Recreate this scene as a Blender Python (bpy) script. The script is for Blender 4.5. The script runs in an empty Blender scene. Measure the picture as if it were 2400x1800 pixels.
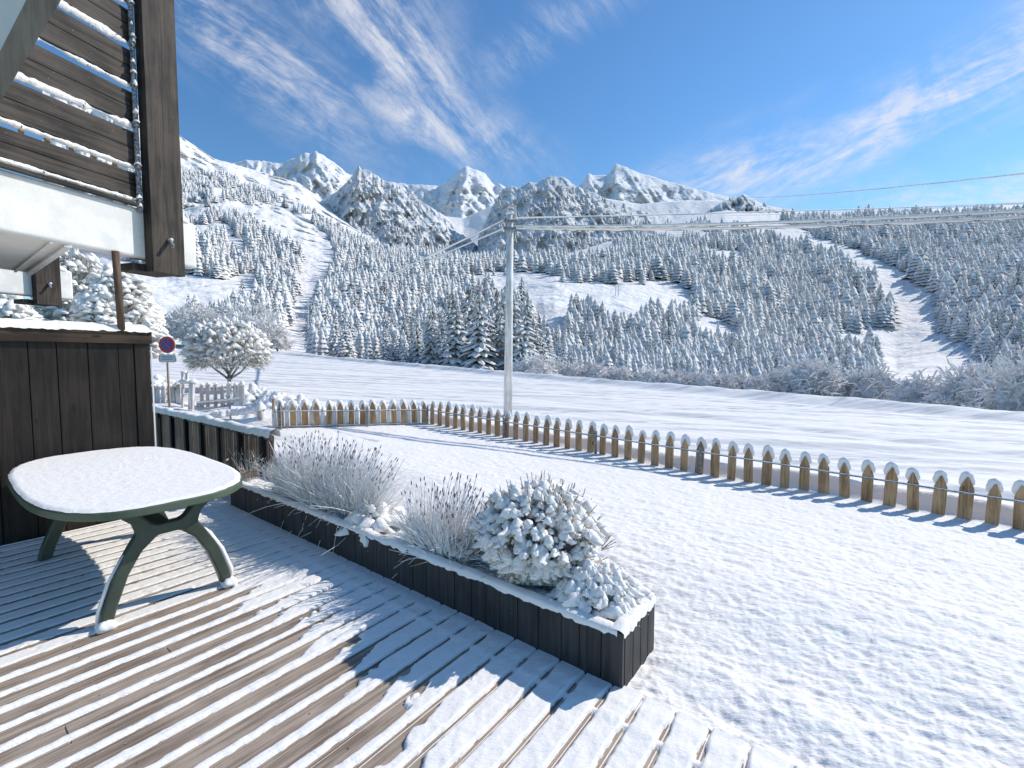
import bpy, math, random
import numpy as np
from mathutils import Vector, Matrix
random.seed(7); RNG=np.random.default_rng(11)
SC=bpy.context.scene; COL=SC.collection
F=1067.0; H=1.6; TH=math.atan(62/1067.0); CT,ST=math.cos(TH),math.sin(TH)
D1=Vector((-.793,.609,0)).normalized(); D2=Vector((.609,.793,0)).normalized(); UP=Vector((0,0,1))
# ------------------------------------------------------------------ survey helpers
def P(px,py,d):
    """world point at forward distance d seen at a bearing/elevation measured on the survey photo"""
    v=900-py; yy=F*CT+v*ST
    return Vector(((px-1200)/yy*d, d, H+(-F*ST+v*CT)/yy*d))
def Pn(px,py,d):
    v=900-py; yy=F*CT+v*ST
    return np.stack([(px-1200)/yy*d, d+0*px, H+(-F*ST+v*CT)/yy*d],-1)
def G(px,py,z=0.0):
    v=900-py; t=(z-H)/(-F*ST+v*CT)
    return Vector(((px-1200)*t,(F*CT+v*ST)*t,z))
def AB(a,b,z=0.0): return Vector((D1.x*a+D2.x*b, D1.y*a+D2.y*b, z))
def sst(x,a,b):
    t=np.clip((x-a)/(b-a),0,1); return t*t*(3-2*t)
def _h(ix,iy,s):
    n=(ix.astype(np.int64)*374761393+iy.astype(np.int64)*668265263+s*1442695)&0xffffffff
    n=((n^(n>>13))*1274126177)&0xffffffff
    n=(n^(n>>16))&0xffff
    return n/65535.0
def vn(x,y,s=0):
    x=np.asarray(x,float); y=np.asarray(y,float)
    ix=np.floor(x); iy=np.floor(y); fx=x-ix; fy=y-iy
    fx=fx*fx*fx*(fx*(fx*6-15)+10); fy=fy*fy*fy*(fy*(fy*6-15)+10)
    a=_h(ix,iy,s); b=_h(ix+1,iy,s); c=_h(ix,iy+1,s); d=_h(ix+1,iy+1,s)
    return (a*(1-fx)+b*fx)*(1-fy)+(c*(1-fx)+d*fx)*fy
def fbm(x,y,o=4,s=0,g=.5):
    r=0;a=1;t=0
    for i in range(o):
        r=r+a*vn(x*2**i+i*17.3,y*2**i+i*9.1,s+i); t+=a; a*=g
    return r/t-.5
def ridge(x,y,o=4,s=0):
    r=0;a=1;t=0
    for i in range(o):
        r=r+a*(1-np.abs(vn(x*2**i+i*5.3,y*2**i+i*3.1,s+i)*2-1)); t+=a; a*=.5
    return r/t
# ------------------------------------------------------------------ objects
def tag(o,label=None,cat=None,group=None,kind=None):
    if label: o['label']=label
    if cat: o['category']=cat
    if group: o['group']=group
    if kind: o['kind']=kind
    return o
def empty(name,loc=(0,0,0),rz=0):
    o=bpy.data.objects.new(name,None); COL.objects.link(o); o.location=loc; o.rotation_euler=(0,0,rz)
    o.empty_display_size=.1
    return o
def mesh_obj(name,V,Fs,mat,parent=None,smooth=False,off=None):
    """V (n,3) in the parent's frame unless off given (then V is world and off = parent's location)"""
    V=np.asarray(V,dtype=np.float32).reshape(-1,3)
    if off is not None: V=V-np.array(off,dtype=np.float32)
    me=bpy.data.meshes.new(name)
    if isinstance(Fs,np.ndarray):
        k=Fs.shape[1]; n=len(Fs)
        me.vertices.add(len(V)); me.vertices.foreach_set('co',V.ravel())
        me.loops.add(n*k); me.loops.foreach_set('vertex_index',Fs.astype(np.int32).ravel())
        me.polygons.add(n); me.polygons.foreach_set('loop_start',(np.arange(n)*k).astype(np.int32))
        me.polygons.foreach_set('loop_total',np.full(n,k,dtype=np.int32))
    else:
        me.from_pydata([tuple(v) for v in V.tolist()],[],Fs)
    me.update(calc_edges=True); me.validate()
    if smooth: me.polygons.foreach_set('use_smooth',np.ones(len(me.polygons),dtype=bool))
    mats=mat if isinstance(mat,(list,tuple)) else [mat]
    for m in mats: me.materials.append(m)
    o=bpy.data.objects.new(name,me); COL.objects.link(o)
    if parent is not None: o.parent=parent
    return o
class MB:
    def __init__(s): s.v=[]; s.f=[]
    def add(s,V,Fc):
        n=len(s.v); s.v+=[tuple(p) for p in V]; s.f+=[tuple(i+n for i in f) for f in Fc]; return s
    def box(s,c,ax,ay,az,hx,hy,hz,taper=1.0,bev=0):
        """box centred at c with half sizes hx,hy,hz along unit axes"""
        c=Vector(c); V=[]
        for k,sz in enumerate((-1,1)):
            t=taper if sz>0 else 1
            for sx,sy in ((-1,-1),(1,-1),(1,1),(-1,1)):
                V.append(c+ax*hx*sx*t+ay*hy*sy*t+az*hz*sz)
        return s.add(V,[(3,2,1,0),(4,5,6,7),(0,1,5,4),(1,2,6,5),(2,3,7,6),(3,0,4,7)])
    def bar(s,a,b,w,h=None,up=UP):
        a=Vector(a);b=Vector(b);d=(b-a); L=d.length; d.normalize()
        sx=d.cross(up); sx=sx.normalized() if sx.length>1e-4 else Vector((1,0,0)); u=sx.cross(d)
        return s.box((a+b)/2,d,sx,u,L/2,w/2,(h or w)/2)
    def tube(s,pts,rad,n=8,cap=True):
        pts=[Vector(p) for p in pts]; m=len(pts)
        if not isinstance(rad,(list,tuple)): rad=[rad]*m
        V=[];up=None
        for i,p in enumerate(pts):
            t=(pts[min(i+1,m-1)]-pts[max(i-1,0)]).normalized()
            if up is None:
                up=Vector((0,0,1)) if abs(t.z)<.9 else Vector((1,0,0))
            x=t.cross(up); 
            if x.length<1e-5: x=Vector((1,0,0))
            x.normalize(); up=x.cross(t)
            for k in range(n):
                a=2*math.pi*k/n; V.append(p+(x*math.cos(a)+up*math.sin(a))*rad[i])
        Fc=[]
        for i in range(m-1):
            for k in range(n):
                k2=(k+1)%n; Fc.append((i*n+k,i*n+k2,(i+1)*n+k2,(i+1)*n+k))
        if cap: Fc+= [tuple(range(n))[::-1],tuple(range((m-1)*n,m*n))]
        return s.add(V,Fc)
    def prism(s,poly,o,ax,ay,az,th):
        """2D polygon (ccw) in ax,ay extruded by +-th/2 along az"""
        n=len(poly); V=[Vector(o)+ax*x+ay*y-az*th/2 for x,y in poly]+[Vector(o)+ax*x+ay*y+az*th/2 for x,y in poly]
        return s.add(V,[tuple(range(n))[::-1],tuple(range(n,2*n))]+[(i,(i+1)%n,(i+1)%n+n,i+n) for i in range(n)])
    def build(s,name,mat,parent=None,world=True,smooth=False,bevel=0,seg=2,sub=0):
        V=np.array([tuple(v) for v in s.v],dtype=np.float32)
        off=tuple(parent_loc(parent)) if (parent is not None and world) else None
        o=mesh_obj(name,V,s.f,mat,parent,smooth,off)
        if bevel:
            m=o.modifiers.new('bevel','BEVEL'); m.width=bevel; m.segments=seg; m.limit_method='ANGLE'; m.angle_limit=math.radians(35)
        return o
def parent_loc(p):
    l=Vector(p.location)
    while p.parent is not None:
        p=p.parent; l=l+Vector(p.location)
    return l
_ico={}
def ico(sub):
    if sub in _ico: return _ico[sub]
    import bmesh
    bm=bmesh.new(); bmesh.ops.create_icosphere(bm,subdivisions=sub,radius=1)
    V=np.array([v.co[:] for v in bm.verts]); Fc=np.array([[v.index for v in f.verts] for f in bm.faces]); bm.free()
    _ico[sub]=(V,Fc); return _ico[sub]
def grid_faces(nr,nc):
    i=np.arange(nr-1)[:,None]*nc+np.arange(nc-1)[None,:]
    return np.stack([i,i+1,i+nc+1,i+nc],-1).reshape(-1,4)
def sheet(name,V,mat,parent=None,smooth=True,off=None):
    nr,nc,_=V.shape
    return mesh_obj(name,V.reshape(-1,3),grid_faces(nr,nc),mat,parent,smooth,off)
# ------------------------------------------------------------------ materials
class NT:
    def __init__(s,name,world=False):
        if world: s.m=bpy.data.worlds.new(name)
        else: s.m=bpy.data.materials.new(name)
        s.m.use_nodes=True; s.t=s.m.node_tree; s.N=s.t.nodes; s.L=s.t.links
    def n(s,t,**k):
        x=s.N.new(t)
        for a,b in k.items(): setattr(x,a,b)
        return x
    def l(s,a,b): s.L.new(a,b)
    def setv(s,sock,val):
        if isinstance(val,bpy.types.NodeSocket): s.l(val,sock)
        else: sock.default_value=val
    def math(s,op,a,b=0,c=0,clamp=False):
        x=s.n('ShaderNodeMath',operation=op); x.use_clamp=clamp
        s.setv(x.inputs[0],a); s.setv(x.inputs[1],b); s.setv(x.inputs[2],c); return x.outputs[0]
    def mr(s,v,a,b,c=0.,d=1.,smooth=True):
        x=s.n('ShaderNodeMapRange',interpolation_type='SMOOTHSTEP' if smooth else 'LINEAR')
        s.setv(x.inputs[0],v); x.inputs[1].default_value=a;x.inputs[2].default_value=b;x.inputs[3].default_value=c;x.inputs[4].default_value=d
        return x.outputs[0]
    def mix(s,f,a,b):
        x=s.n('ShaderNodeMix',data_type='RGBA')
        s.setv(x.inputs[0],f)
        for i,v in ((6,a),(7,b)):
            if isinstance(v,bpy.types.NodeSocket): s.l(v,x.inputs[i])
            else: x.inputs[i].default_value=(*v,1)
        return x.outputs[2]
    def noise(s,vec,scale,detail=4,rough=.55,dist=0):
        x=s.n('ShaderNodeTexNoise'); s.l(vec,x.inputs['Vector']); x.inputs['Scale'].default_value=scale
        x.inputs['Detail'].default_value=detail; x.inputs['Roughness'].default_value=rough; x.inputs['Distortion'].default_value=dist
        return x.outputs[0]
    def mapv(s,vec,scale=(1,1,1),rot=(0,0,0),loc=(0,0,0)):
        x=s.n('ShaderNodeMapping'); s.l(vec,x.inputs[0]); x.inputs['Scale'].default_value=scale; x.inputs['Rotation'].default_value=rot; x.inputs['Location'].default_value=loc
        return x.outputs[0]
    def bump(s,h,st,dist,prev=None):
        x=s.n('ShaderNodeBump'); x.inputs['Strength'].default_value=st; x.inputs['Distance'].default_value=dist; s.l(h,x.inputs['Height'])
        if prev is not None: s.l(prev,x.inputs['Normal'])
        return x.outputs[0]
    @property
    def bsdf(s): return s.N['Principled BSDF']
    def wpos(s): return s.n('ShaderNodeNewGeometry').outputs['Position']
def snow_mat(name,col=(.93,.885,.835),scales=((60,.006),(14,.02)),rough=.75,dirt=None,sss=.0,stretch=None):
    t=NT(name); p=t.wpos(); b=t.bsdf
    if stretch: p=t.mapv(p,scale=stretch[1],rot=(0,0,stretch[0]))
    pr=None
    for sc,ds in scales: pr=t.bump(t.noise(p,sc,3,.6),1.0,ds,pr)
    b.inputs['Base Color'].default_value=(*col,1); b.inputs['Roughness'].default_value=rough
    b.inputs['Specular IOR Level'].default_value=.25
    if pr is not None: t.l(pr,b.inputs['Normal'])
    if dirt:
        f=t.mr(t.noise(p,dirt[0],5,.65),dirt[1],dirt[2]); t.l(t.mix(f,col,dirt[3]),b.inputs['Base Color'])
    if sss:
        b.inputs['Subsurface Weight'].default_value=sss; b.inputs['Subsurface Radius'].default_value=(.02,.025,.03); b.inputs['Subsurface Scale'].default_value=1
    return t.m
def wood_mat(name,c1,c2,ang=0.,vert=False,scale=1.0,rough=.7,frost=0.,knots=True,zgrain=None):
    """grain runs along world direction of angle ang in the ground plane, or up (vert)"""
    t=NT(name); p=t.wpos(); b=t.bsdf
    q=t.mapv(p,rot=(0,0,-ang))
    if vert: g=t.mapv(q,scale=(28*scale,28*scale,1.6*scale))
    else: g=t.mapv(q,scale=(1.6*scale,28*scale,28*scale))
    n1=t.noise(g,1.6,6,.65,.6); n2=t.noise(q,3.2,3,.5); n3=t.noise(g,6,4,.6)
    f=t.math('ADD',t.math('MULTIPLY',n1,.75),t.math('MULTIPLY',n2,.4))
    c=t.mix(t.mr(f,.42,.72),c1,c2)
    dk=t.mr(n3,.60,.72); c=t.mix(t.math('MULTIPLY',dk,.6),c,tuple(x*.35 for x in c1))
    if knots:
        v=t.n('ShaderNodeTexVoronoi'); 
        gk=t.mapv(q,scale=(5,5,2.2) if vert else (2.2,7,7)); t.l(gk,v.inputs['Vector']); v.inputs['Scale'].default_value=1
        k=t.mr(v.outputs['Distance'],.05,.11,1,0); c=t.mix(t.math('MULTIPLY',k,.75),c,tuple(x*.25 for x in c1))
    if frost>0:
        fn=t.mr(t.noise(p,55,4,.7),.74-frost*.2,.80-frost*.2); c=t.mix(fn,c,(.72,.74,.78))
    t.l(c,b.inputs['Base Color']); b.inputs['Roughness'].default_value=rough; b.inputs['Specular IOR Level'].default_value=.3
    t.l(t.bump(n1,.8,.004,t.bump(n3,.5,.002)),b.inputs['Normal'])
    return t.m
def plain(name,col,rough=.6,noise=None,metal=0,bump=None):
    t=NT(name); b=t.bsdf; b.inputs['Base Color'].default_value=(*col,1); b.inputs['Roughness'].default_value=rough; b.inputs['Metallic'].default_value=metal
    p=t.wpos()
    if noise:
        f=t.mr(t.noise(p,noise[0],4,.6),.35,.65); t.l(t.mix(f,col,noise[1]),b.inputs['Base Color'])
    if bump: t.l(t.bump(t.noise(p,bump[0],4,.6),1,bump[1]),b.inputs['Normal'])
    return t.m
A1=math.atan2(D1.y,D1.x); A2=math.atan2(D2.y,D2.x)
M={}
M['snow']=snow_mat('fresh_snow',scales=((80,.002),(22,.006)),sss=0)
M['snow_deck']=snow_mat('deck_snow',scales=((150,.0015),(50,.004)),stretch=(-A2,(.55,1,1)))
M['snow_lawn']=snow_mat('lawn_snow',scales=((60,.004),(20,.012)),stretch=(math.radians(30),(.6,1.2,1)))
M['snow_road']=snow_mat('road_snow',col=(.89,.85,.81),scales=((30,.008),(3,.05)),stretch=(-math.radians(152),(.05,1.5,1)),dirt=(1.1,.46,.60,(.60,.60,.61)))
M['snow_far']=snow_mat('slope_snow',col=(.82,.84,.88),scales=((.12,1.2),(.6,.25)),rough=.9)
M['snow_smooth']=snow_mat('pillow_snow',scales=((60,.004),),rough=.7)
M['frost0']=plain('frosted_twig',(.62,.60,.60),.85,noise=(40,(.80,.81,.84)))
M['deck']=wood_mat('deck_board',(.21,.155,.115),(.46,.365,.285),ang=A2,frost=.12,knots=False)
M['dark_v']=wood_mat('dark_plank',(.011,.008,.006),(.032,.022,.017),vert=True,scale=.6,frost=.02,rough=.6)
M['beam']=wood_mat('weathered_beam',(.018,.014,.012),(.075,.058,.046),vert=True,ang=A2,scale=.55,frost=.16)
M['slat']=wood_mat('weathered_slat',(.018,.014,.012),(.085,.068,.056),ang=math.atan2(.951,.309),scale=.5,frost=.26)
M['planter']=wood_mat('charcoal_plank',(.022,.022,.023),(.055,.052,.050),vert=True,scale=.5,rough=.55,frost=.03)
M['rail_wood']=wood_mat('grey_brown_slat',(.10,.078,.062),(.24,.19,.155),vert=True,scale=.8,frost=.10)
M['picket']=wood_mat('picket_wood',(.24,.135,.065),(.54,.35,.19),vert=True,scale=.9,frost=.03)
M['oldpicket']=wood_mat('frosted_picket',(.40,.33,.29),(.80,.75,.71),vert=True,scale=.9,frost=.6)
M['white_pk']=wood_mat('snowy_picket',(.62,.59,.56),(.88,.86,.84),vert=True,scale=.7,frost=.5)
M['pole']=wood_mat('frosted_pole',(.55,.50,.45),(.88,.86,.83),vert=True,scale=.5,frost=.8)
M['render']=plain('white_render',(.88,.84,.79),.85,noise=(3,(.74,.72,.68)),bump=(60,.002))
M['soffit']=plain('cream_soffit',(.90,.84,.76),.85,noise=(1.2,(.80,.74,.66)))
M['iron']=plain('dark_iron',(.035,.036,.04),.5,noise=(60,(.4,.41,.43)))
M['green']=plain('green_plastic',(.070,.098,.060),.38,noise=(3,(.10,.13,.085)),bump=(120,.0006))
M['green_d']=plain('green_plastic_leg',(.040,.055,.036),.42,noise=(5,(.065,.08,.056)),bump=(140,.0008))
M['soil']=plain('dark_soil',(.03,.02,.014),.95,noise=(30,(.09,.06,.04)),bump=(40,.02))
M['needle']=plain('dark_needles',(.09,.09,.06),.7,noise=(45,(.72,.70,.66)))
M['twig']=plain('brown_twig',(.16,.115,.075),.8,noise=(40,(.58,.53,.47)))
M['lav']=plain('lavender_stem',(.72,.68,.68),.8,noise=(22,(.94,.93,.93)))
M['bud']=plain('lavender_bud',(.10,.06,.075),.8,noise=(40,(.30,.24,.25)))
M['blade']=plain('pale_blade',(.84,.83,.81),.8,noise=(14,(.94,.93,.92)))
M['straw']=plain('straw',(.45,.31,.16),.8,noise=(25,(.66,.56,.42)))
M['grille']=plain('near_black',(.01,.01,.01),.8)
# ------------------------------------------------------------------ camera, light, sky
cam=bpy.data.cameras.new('camera'); co=bpy.data.objects.new('camera',cam); COL.objects.link(co); SC.camera=co
cam.sensor_width=36; cam.lens=36*F/2400; cam.clip_end=20000; cam.clip_start=.05
co.location=(0,0,H); co.rotation_euler=(math.pi/2-TH,0,0)
SUN_AZ,SUN_EL=math.radians(64),math.radians(39)
sdir=Vector((math.sin(SUN_AZ)*math.cos(SUN_EL),math.cos(SUN_AZ)*math.cos(SUN_EL),math.sin(SUN_EL)))
sl=bpy.data.lights.new('sun','SUN'); sl.energy=4.0; sl.angle=math.radians(.55); sl.color=(1,.955,.88)
so=bpy.data.objects.new('sun',sl); COL.objects.link(so); so.rotation_euler=(-sdir).to_track_quat('-Z','Y').to_euler()
SC.cycles.max_bounces=5; SC.cycles.diffuse_bounces=3; SC.cycles.use_adaptive_sampling=True; SC.cycles.adaptive_threshold=.02
SC.view_settings.view_transform='Standard'; SC.view_settings.look='None'; SC.view_settings.exposure=0; SC.view_settings.gamma=1
W=NT('World',world=True); SC.world=W.m
W.m.cycles.sampling_method='MANUAL'; W.m.cycles.sample_map_resolution=256
bg=W.N['Background']; sky=W.n('ShaderNodeTexSky',sky_type='NISHITA'); sky.sun_disc=False
sky.sun_elevation=SUN_EL; sky.sun_rotation=SUN_AZ; sky.altitude=1800; sky.air_density=1.0; sky.dust_density=.35; sky.ozone_density=1.6
bg.inputs['Strength'].default_value=.15
tc=W.n('ShaderNodeTexCoord').outputs['Generated']
sp=W.n('ShaderNodeSeparateXYZ'); W.l(tc,sp.inputs[0]); X,Y,Z=sp.outputs
Yc=W.math('MAXIMUM',Y,.05); U=W.math('DIVIDE',X,Yc); V=W.math('DIVIDE',Z,Yc)
cb=W.n('ShaderNodeCombineXYZ'); W.l(U,cb.inputs[0]); W.l(V,cb.inputs[1]); UV=cb.outputs[0]
def ell(px,py,rx,ry,ang,pw=1.0):
    cx,cy=(px-1200)/F,(838-py)/F; c,s=math.cos(ang),math.sin(ang)
    du=W.math('SUBTRACT',U,cx); dv=W.math('SUBTRACT',V,cy)
    a=W.math('DIVIDE',W.math('ADD',W.math('MULTIPLY',du,c),W.math('MULTIPLY',dv,s)),rx/F)
    b=W.math('DIVIDE',W.math('SUBTRACT',W.math('MULTIPLY',dv,c),W.math('MULTIPLY',du,s)),ry/F)
    r=W.math('ADD',W.math('MULTIPLY',a,a),W.math('MULTIPLY',b,b))
    return W.math('MULTIPLY',W.math('POWER',2.718,W.math('MULTIPLY',r,-1.0)),pw)
def cirrus(ang,masks,st=(2.4,11),seed=0.,lo=.50,hi=.95):
    m=None
    for k in masks:
        e=ell(*k); m=e if m is None else W.math('MAXIMUM',m,e)
    q=W.mapv(UV,rot=(0,0,-ang),loc=(seed,seed*.7,0))
    n1=W.noise(W.mapv(q,scale=(st[0],st[1],1)),1.0,5,.62,1.4)
    n2=W.noise(W.mapv(q,scale=(st[0]*2.6,st[1]*.45,1)),1.0,4,.6,.8)
    n3=W.noise(W.mapv(q,scale=(st[0]*5,st[1]*3.5,1)),1.0,4,.7,2.0)
    n=W.math('ADD',W.math('ADD',W.math('MULTIPLY',n1,.55),W.math('MULTIPLY',n2,.35)),W.math('MULTIPLY',n3,.22))
    v=W.math('MULTIPLY',m,W.mr(n,.40,.78,.0,1.45))
    return W.math('POWER',W.mr(v,.04,1.25,smooth=False),1.25)
def ra(dx,dy): return math.atan2(-dy,dx)
cl=cirrus(ra(430,250),[(620,160,350,90,ra(430,320),1.15),(480,30,200,90,ra(430,200),1.0),(790,270,130,50,ra(430,300),.75)],seed=1.3)
cl2=cirrus(ra(300,330),[(930,130,340,110,ra(260,330),1.3),(1030,300,220,80,ra(300,120),1.25),(860,20,200,120,ra(200,120),1.1),(1300,90,330,60,ra(300,-190),.7),(1110,330,110,60,0.2,.6)],seed=4.1)
cl3=cirrus(ra(600,-270),[(2120,270,440,75,ra(600,-330),1.5),(1760,410,280,75,ra(400,-90),1.45),(2420,100,260,100,ra(300,-300),1.5),(1600,420,180,30,.05,.5),(1700,330,200,40,ra(300,-160),.35)],seed=7.7,st=(2.0,10))
cl4=cirrus(.05,[(2330,455,420,42,.03,1.5),(2500,430,300,60,.1,1.2)],seed=9.2,st=(2.5,6))
c=W.math('MAXIMUM',W.math('MAXIMUM',cl,cl2),W.math('MAXIMUM',cl3,cl4))
c=W.math('MULTIPLY',c,.74)
hs=W.n('ShaderNodeHueSaturation'); hs.inputs['Saturation'].default_value=1.12; hs.inputs['Value'].default_value=1.12; W.l(sky.outputs[0],hs.inputs['Color'])
tint=W.n('ShaderNodeMix',data_type='RGBA',blend_type='MULTIPLY'); tint.inputs[0].default_value=1; W.l(hs.outputs[0],tint.inputs[6]); tint.inputs[7].default_value=(.87,1.01,.985,1)
hz=W.mr(V,.15,.62,0,1); tint2=W.mix(hz,(1.0,1.0,1.0),(.90,1.0,1.10))
mul=W.n('ShaderNodeMix',data_type='RGBA',blend_type='MULTIPLY'); mul.inputs[0].default_value=1; W.l(tint.outputs[2],mul.inputs[6]); W.l(tint2,mul.inputs[7])
W.l(W.mix(c,mul.outputs[2],(5.5,5.6,6.0)),bg.inputs['Color'])

# ------------------------------------------------------------------ ground
def lawn_z(x,y):
    far=.12-.0467*x+.0134*y; near=-.0-.012*x
    w=sst(np.asarray(x,float)*D2.x+np.asarray(y,float)*D2.y,2.3,3.6); return near*(1-w)+far*w
EK=([200,400,672,1200,1800,2400,2700],[.0125,.0150,.0196,.0357,.0500,.0650,.072])
def edge_d(px): return 1/np.interp(px,*EK)
def edge_y(px): return np.interp(px,[200,368,672,1200,1800,2400,2700],[783,798,830,880,929,982,1010])
# lawn: polar sheet, finer near the terrace
def polar(d0,d1,nr,nc,u0,u1):
    d=np.geomspace(d0,d1,nr)[:,None]*np.ones(nc)[None]; u=np.linspace(u0,u1,nc)[None]*np.ones(nr)[:,None]
    return u*d,d
FC=Vector((-1.6,8.7,0)); FR=Vector((4.756,4.3,0)); FL=Vector((-3.99,7.6,0))
def sdist(x,y,a,b):
    d=(b-a).normalized(); return (x-a.x)*(-d.y)+(y-a.y)*d.x   # left of a->b positive
x,y=polar(1.15,11.5,600,720,-.62,1.75)
z=lawn_z(x,y)
ramp=sst(y,1.2,7)
dirx=x*.87-y*.49; diry=x*.49+y*.87
lump=fbm(dirx*4.5,diry*11,3,3)*.019+fbm(x*24,y*24,3,5)*.017+(ridge(dirx*8,diry*19,2,9)-.5)*.014
z=z+lump*(1-.55*ramp)+fbm(x*.8,y*.8,3,21)*.05
bb=x*D2.x+y*D2.y; aa=x*D1.x+y*D1.y
drift=np.exp(-((bb-2.34-.05*fbm(aa*2,bb*0,2,4))/.14)**2)*.022-np.exp(-((bb-2.14)/.09)**2)*.012
z=z+drift*sst(-aa,-.9,-.5)*(1+fbm(x*9,y*9,2,8))
of=sdist(x,y,FC,FR)   # beyond the fence
ofm=np.maximum(of,sdist(x,y,FL,FC)); z=z+(.17+.10*fbm(x*2.2,y*2.2,3,77))*np.exp(-((ofm-.22)/.13)**2)
z=z-sst(of,1.2,2.2)*.12
z=np.where((bb<2.0),-.12,z)
sheet('lawn',np.stack([x,y,z],-1),M['snow_lawn']); tag(bpy.data.objects['lawn'],'bumpy fresh snow over the lawn inside the picket fence','lawn',kind='structure')
# road and verge
nr,nc=260,700
pxs=np.linspace(150,2750,nc)
ed=edge_d(pxs); s=np.linspace(0,1,nr)[:,None]
d=(3.0**(1-s)) * ((ed+1.5)**s)[:, :]
u=((pxs-1200)/F)[None]*np.ones_like(d); x=u*d; y=d
z=.12-.0467*x+.0134*y
rd=Vector((-.80,.60,0)); acr=x*.60+y*.80; alo=-x*.8+y*.6
e=ed[None]-d
z=z-.035*sst(y,3,4)+fbm(acr*1.6,alo*.10,4,31)*.07+(ridge(acr*2.0,alo*.05,3,37)-.5)*.075+fbm(x*3,y*3,3,33)*.012
berm=np.exp(-((e-.1)/.42)**2)*(.28+.14*fbm(alo*1.1,acr,3,41))
z=z+berm-.06*np.exp(-((e-1.6)/.7)**2)
of=sdist(x,y,FC,FR); inn=(of<.75)&(x>-2)
z=np.where(inn,z-.25,z); bq=x*D2.x+y*D2.y; z=z-.7*sst(2.75-bq,0,.2)*(y<14)
left=sst(-x,3.8,6.5)*sst(-(y-12),-2,1.5)
z=z+left*(fbm(x*.9,y*.9,4,55)*.25)
sheet('road',np.stack([x,y,z],-1),M['snow_road']); tag(bpy.data.objects['road'],'wide snow-packed road with faint tyre tracks and a low snow bank','road',kind='structure')
def road_z(x,y): return .12-.0467*x+.0134*y
# ------------------------------------------------------------------ hillsides
KP=np.array([100,300,500,700,900,1100,1300,1500,1700,1900,2100,2300,2500,2700],float)
KD=np.array([0,80,200,320,550,1000,1800],float)
KY=np.array([
[783,791,812,834,853,871,888,905,921,937,955,973,990,1005],
[778,786,806,828,847,864,880,896,911,927,945,962,980,995],
[700,705,735,790,812,822,830,845,862,878,888,900,915,925],
[650,655,668,712,720,714,690,720,765,806,842,790,745,735],
[560,560,565,596,630,636,632,614,618,652,668,640,600,590],
[440,440,452,505,590,606,606,570,535,548,535,515,505,500],
[180,230,372,428,572,598,600,535,488,496,490,484,478,474]],float)
def colcurve(px):
    """returns arrays (logd,y) dense for each px"""
    ys=np.array([np.interp(px,KP,KY[i]) for i in range(7)])   # 7 x n
    d0=edge_d(px)+1.2
    ds=np.array([d0]+[np.full_like(px,k) for k in KD[1:]])
    return np.log(ds),ys
def curve_eval(px,t):
    """t in [0,6] along the knots with catmull smoothing -> y, logd"""
    ld,ys=colcurve(px)
    i=np.clip(np.floor(t).astype(int),0,5); f=t-i
    def g(A,k): return np.take_along_axis(A,np.clip(k,0,6)[None],0)[0]
    def cr(A):
        p0,p1,p2,p3=g(A,i-1),g(A,i),g(A,i+1),g(A,i+2)
        m1=(p2-p0)/2; m2=(p3-p1)/2
        # limit overshoot
        dlt=p2-p1; m1=np.where(dlt*m1<=0,0,np.sign(dlt)*np.minimum(abs(m1),abs(dlt)*2.4)); m2=np.where(dlt*m2<=0,0,np.sign(dlt)*np.minimum(abs(m2),abs(dlt)*2.4))
        f2=f*f;f3=f2*f
        return (2*f3-3*f2+1)*p1+(f3-2*f2+f)*m1+(-2*f3+3*f2)*p2+(f3-f2)*m2
    return cr(ys),ld_lin(ld,i,f)
def ld_lin(A,i,f):
    def g(k): return np.take_along_axis(A,np.clip(k,0,6)[None],0)[0]
    return g(i)*(1-f)+g(i+1)*f
def hill_point(px,t):
    y,ld=curve_eval(px,t); d=np.exp(ld)
    n=fbm(px/150.,t*2.2,4,61)
    d2=d*(1+.10*n*sst(t,.6,2.)+.10*sst(t,3.6,5)*(ridge(px/60.,t*6,4,63)-.5)*sst(1500-px,0,500))
    y2=y+fbm(px/90.,t*3,4,67)*10*sst(t,1,2)*(1-.5*sst(t,5.4,6))+ fbm(px/14.,t*9,3,68)*2.0*sst(t,2,3)
    return Pn(px,y2,d2),y2,d2
nc,nr=900,330
px,t=np.meshgrid(np.linspace(100,2700,nc),np.linspace(0,6,nr))
V,_,_=hill_point(px.ravel(),t.ravel()); V=V.reshape(nr,nc,3)
back=V[-1:].copy(); back[:,:,1]*=1.25; back[:,:,0]*=1.25; back[:,:,2]-=250
V=np.concatenate([V,back],0); HV=(nr,nc)
fpx,ft=px.ravel(),t.ravel(); _,fy,fd=hill_point(fpx,ft)
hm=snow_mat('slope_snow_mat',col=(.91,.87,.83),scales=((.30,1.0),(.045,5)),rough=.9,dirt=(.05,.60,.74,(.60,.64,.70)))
o=sheet('hillside',V,hm); tag(o,'snow-covered valley side rising behind the road with ski pistes and clearings','hillside',kind='structure')
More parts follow.
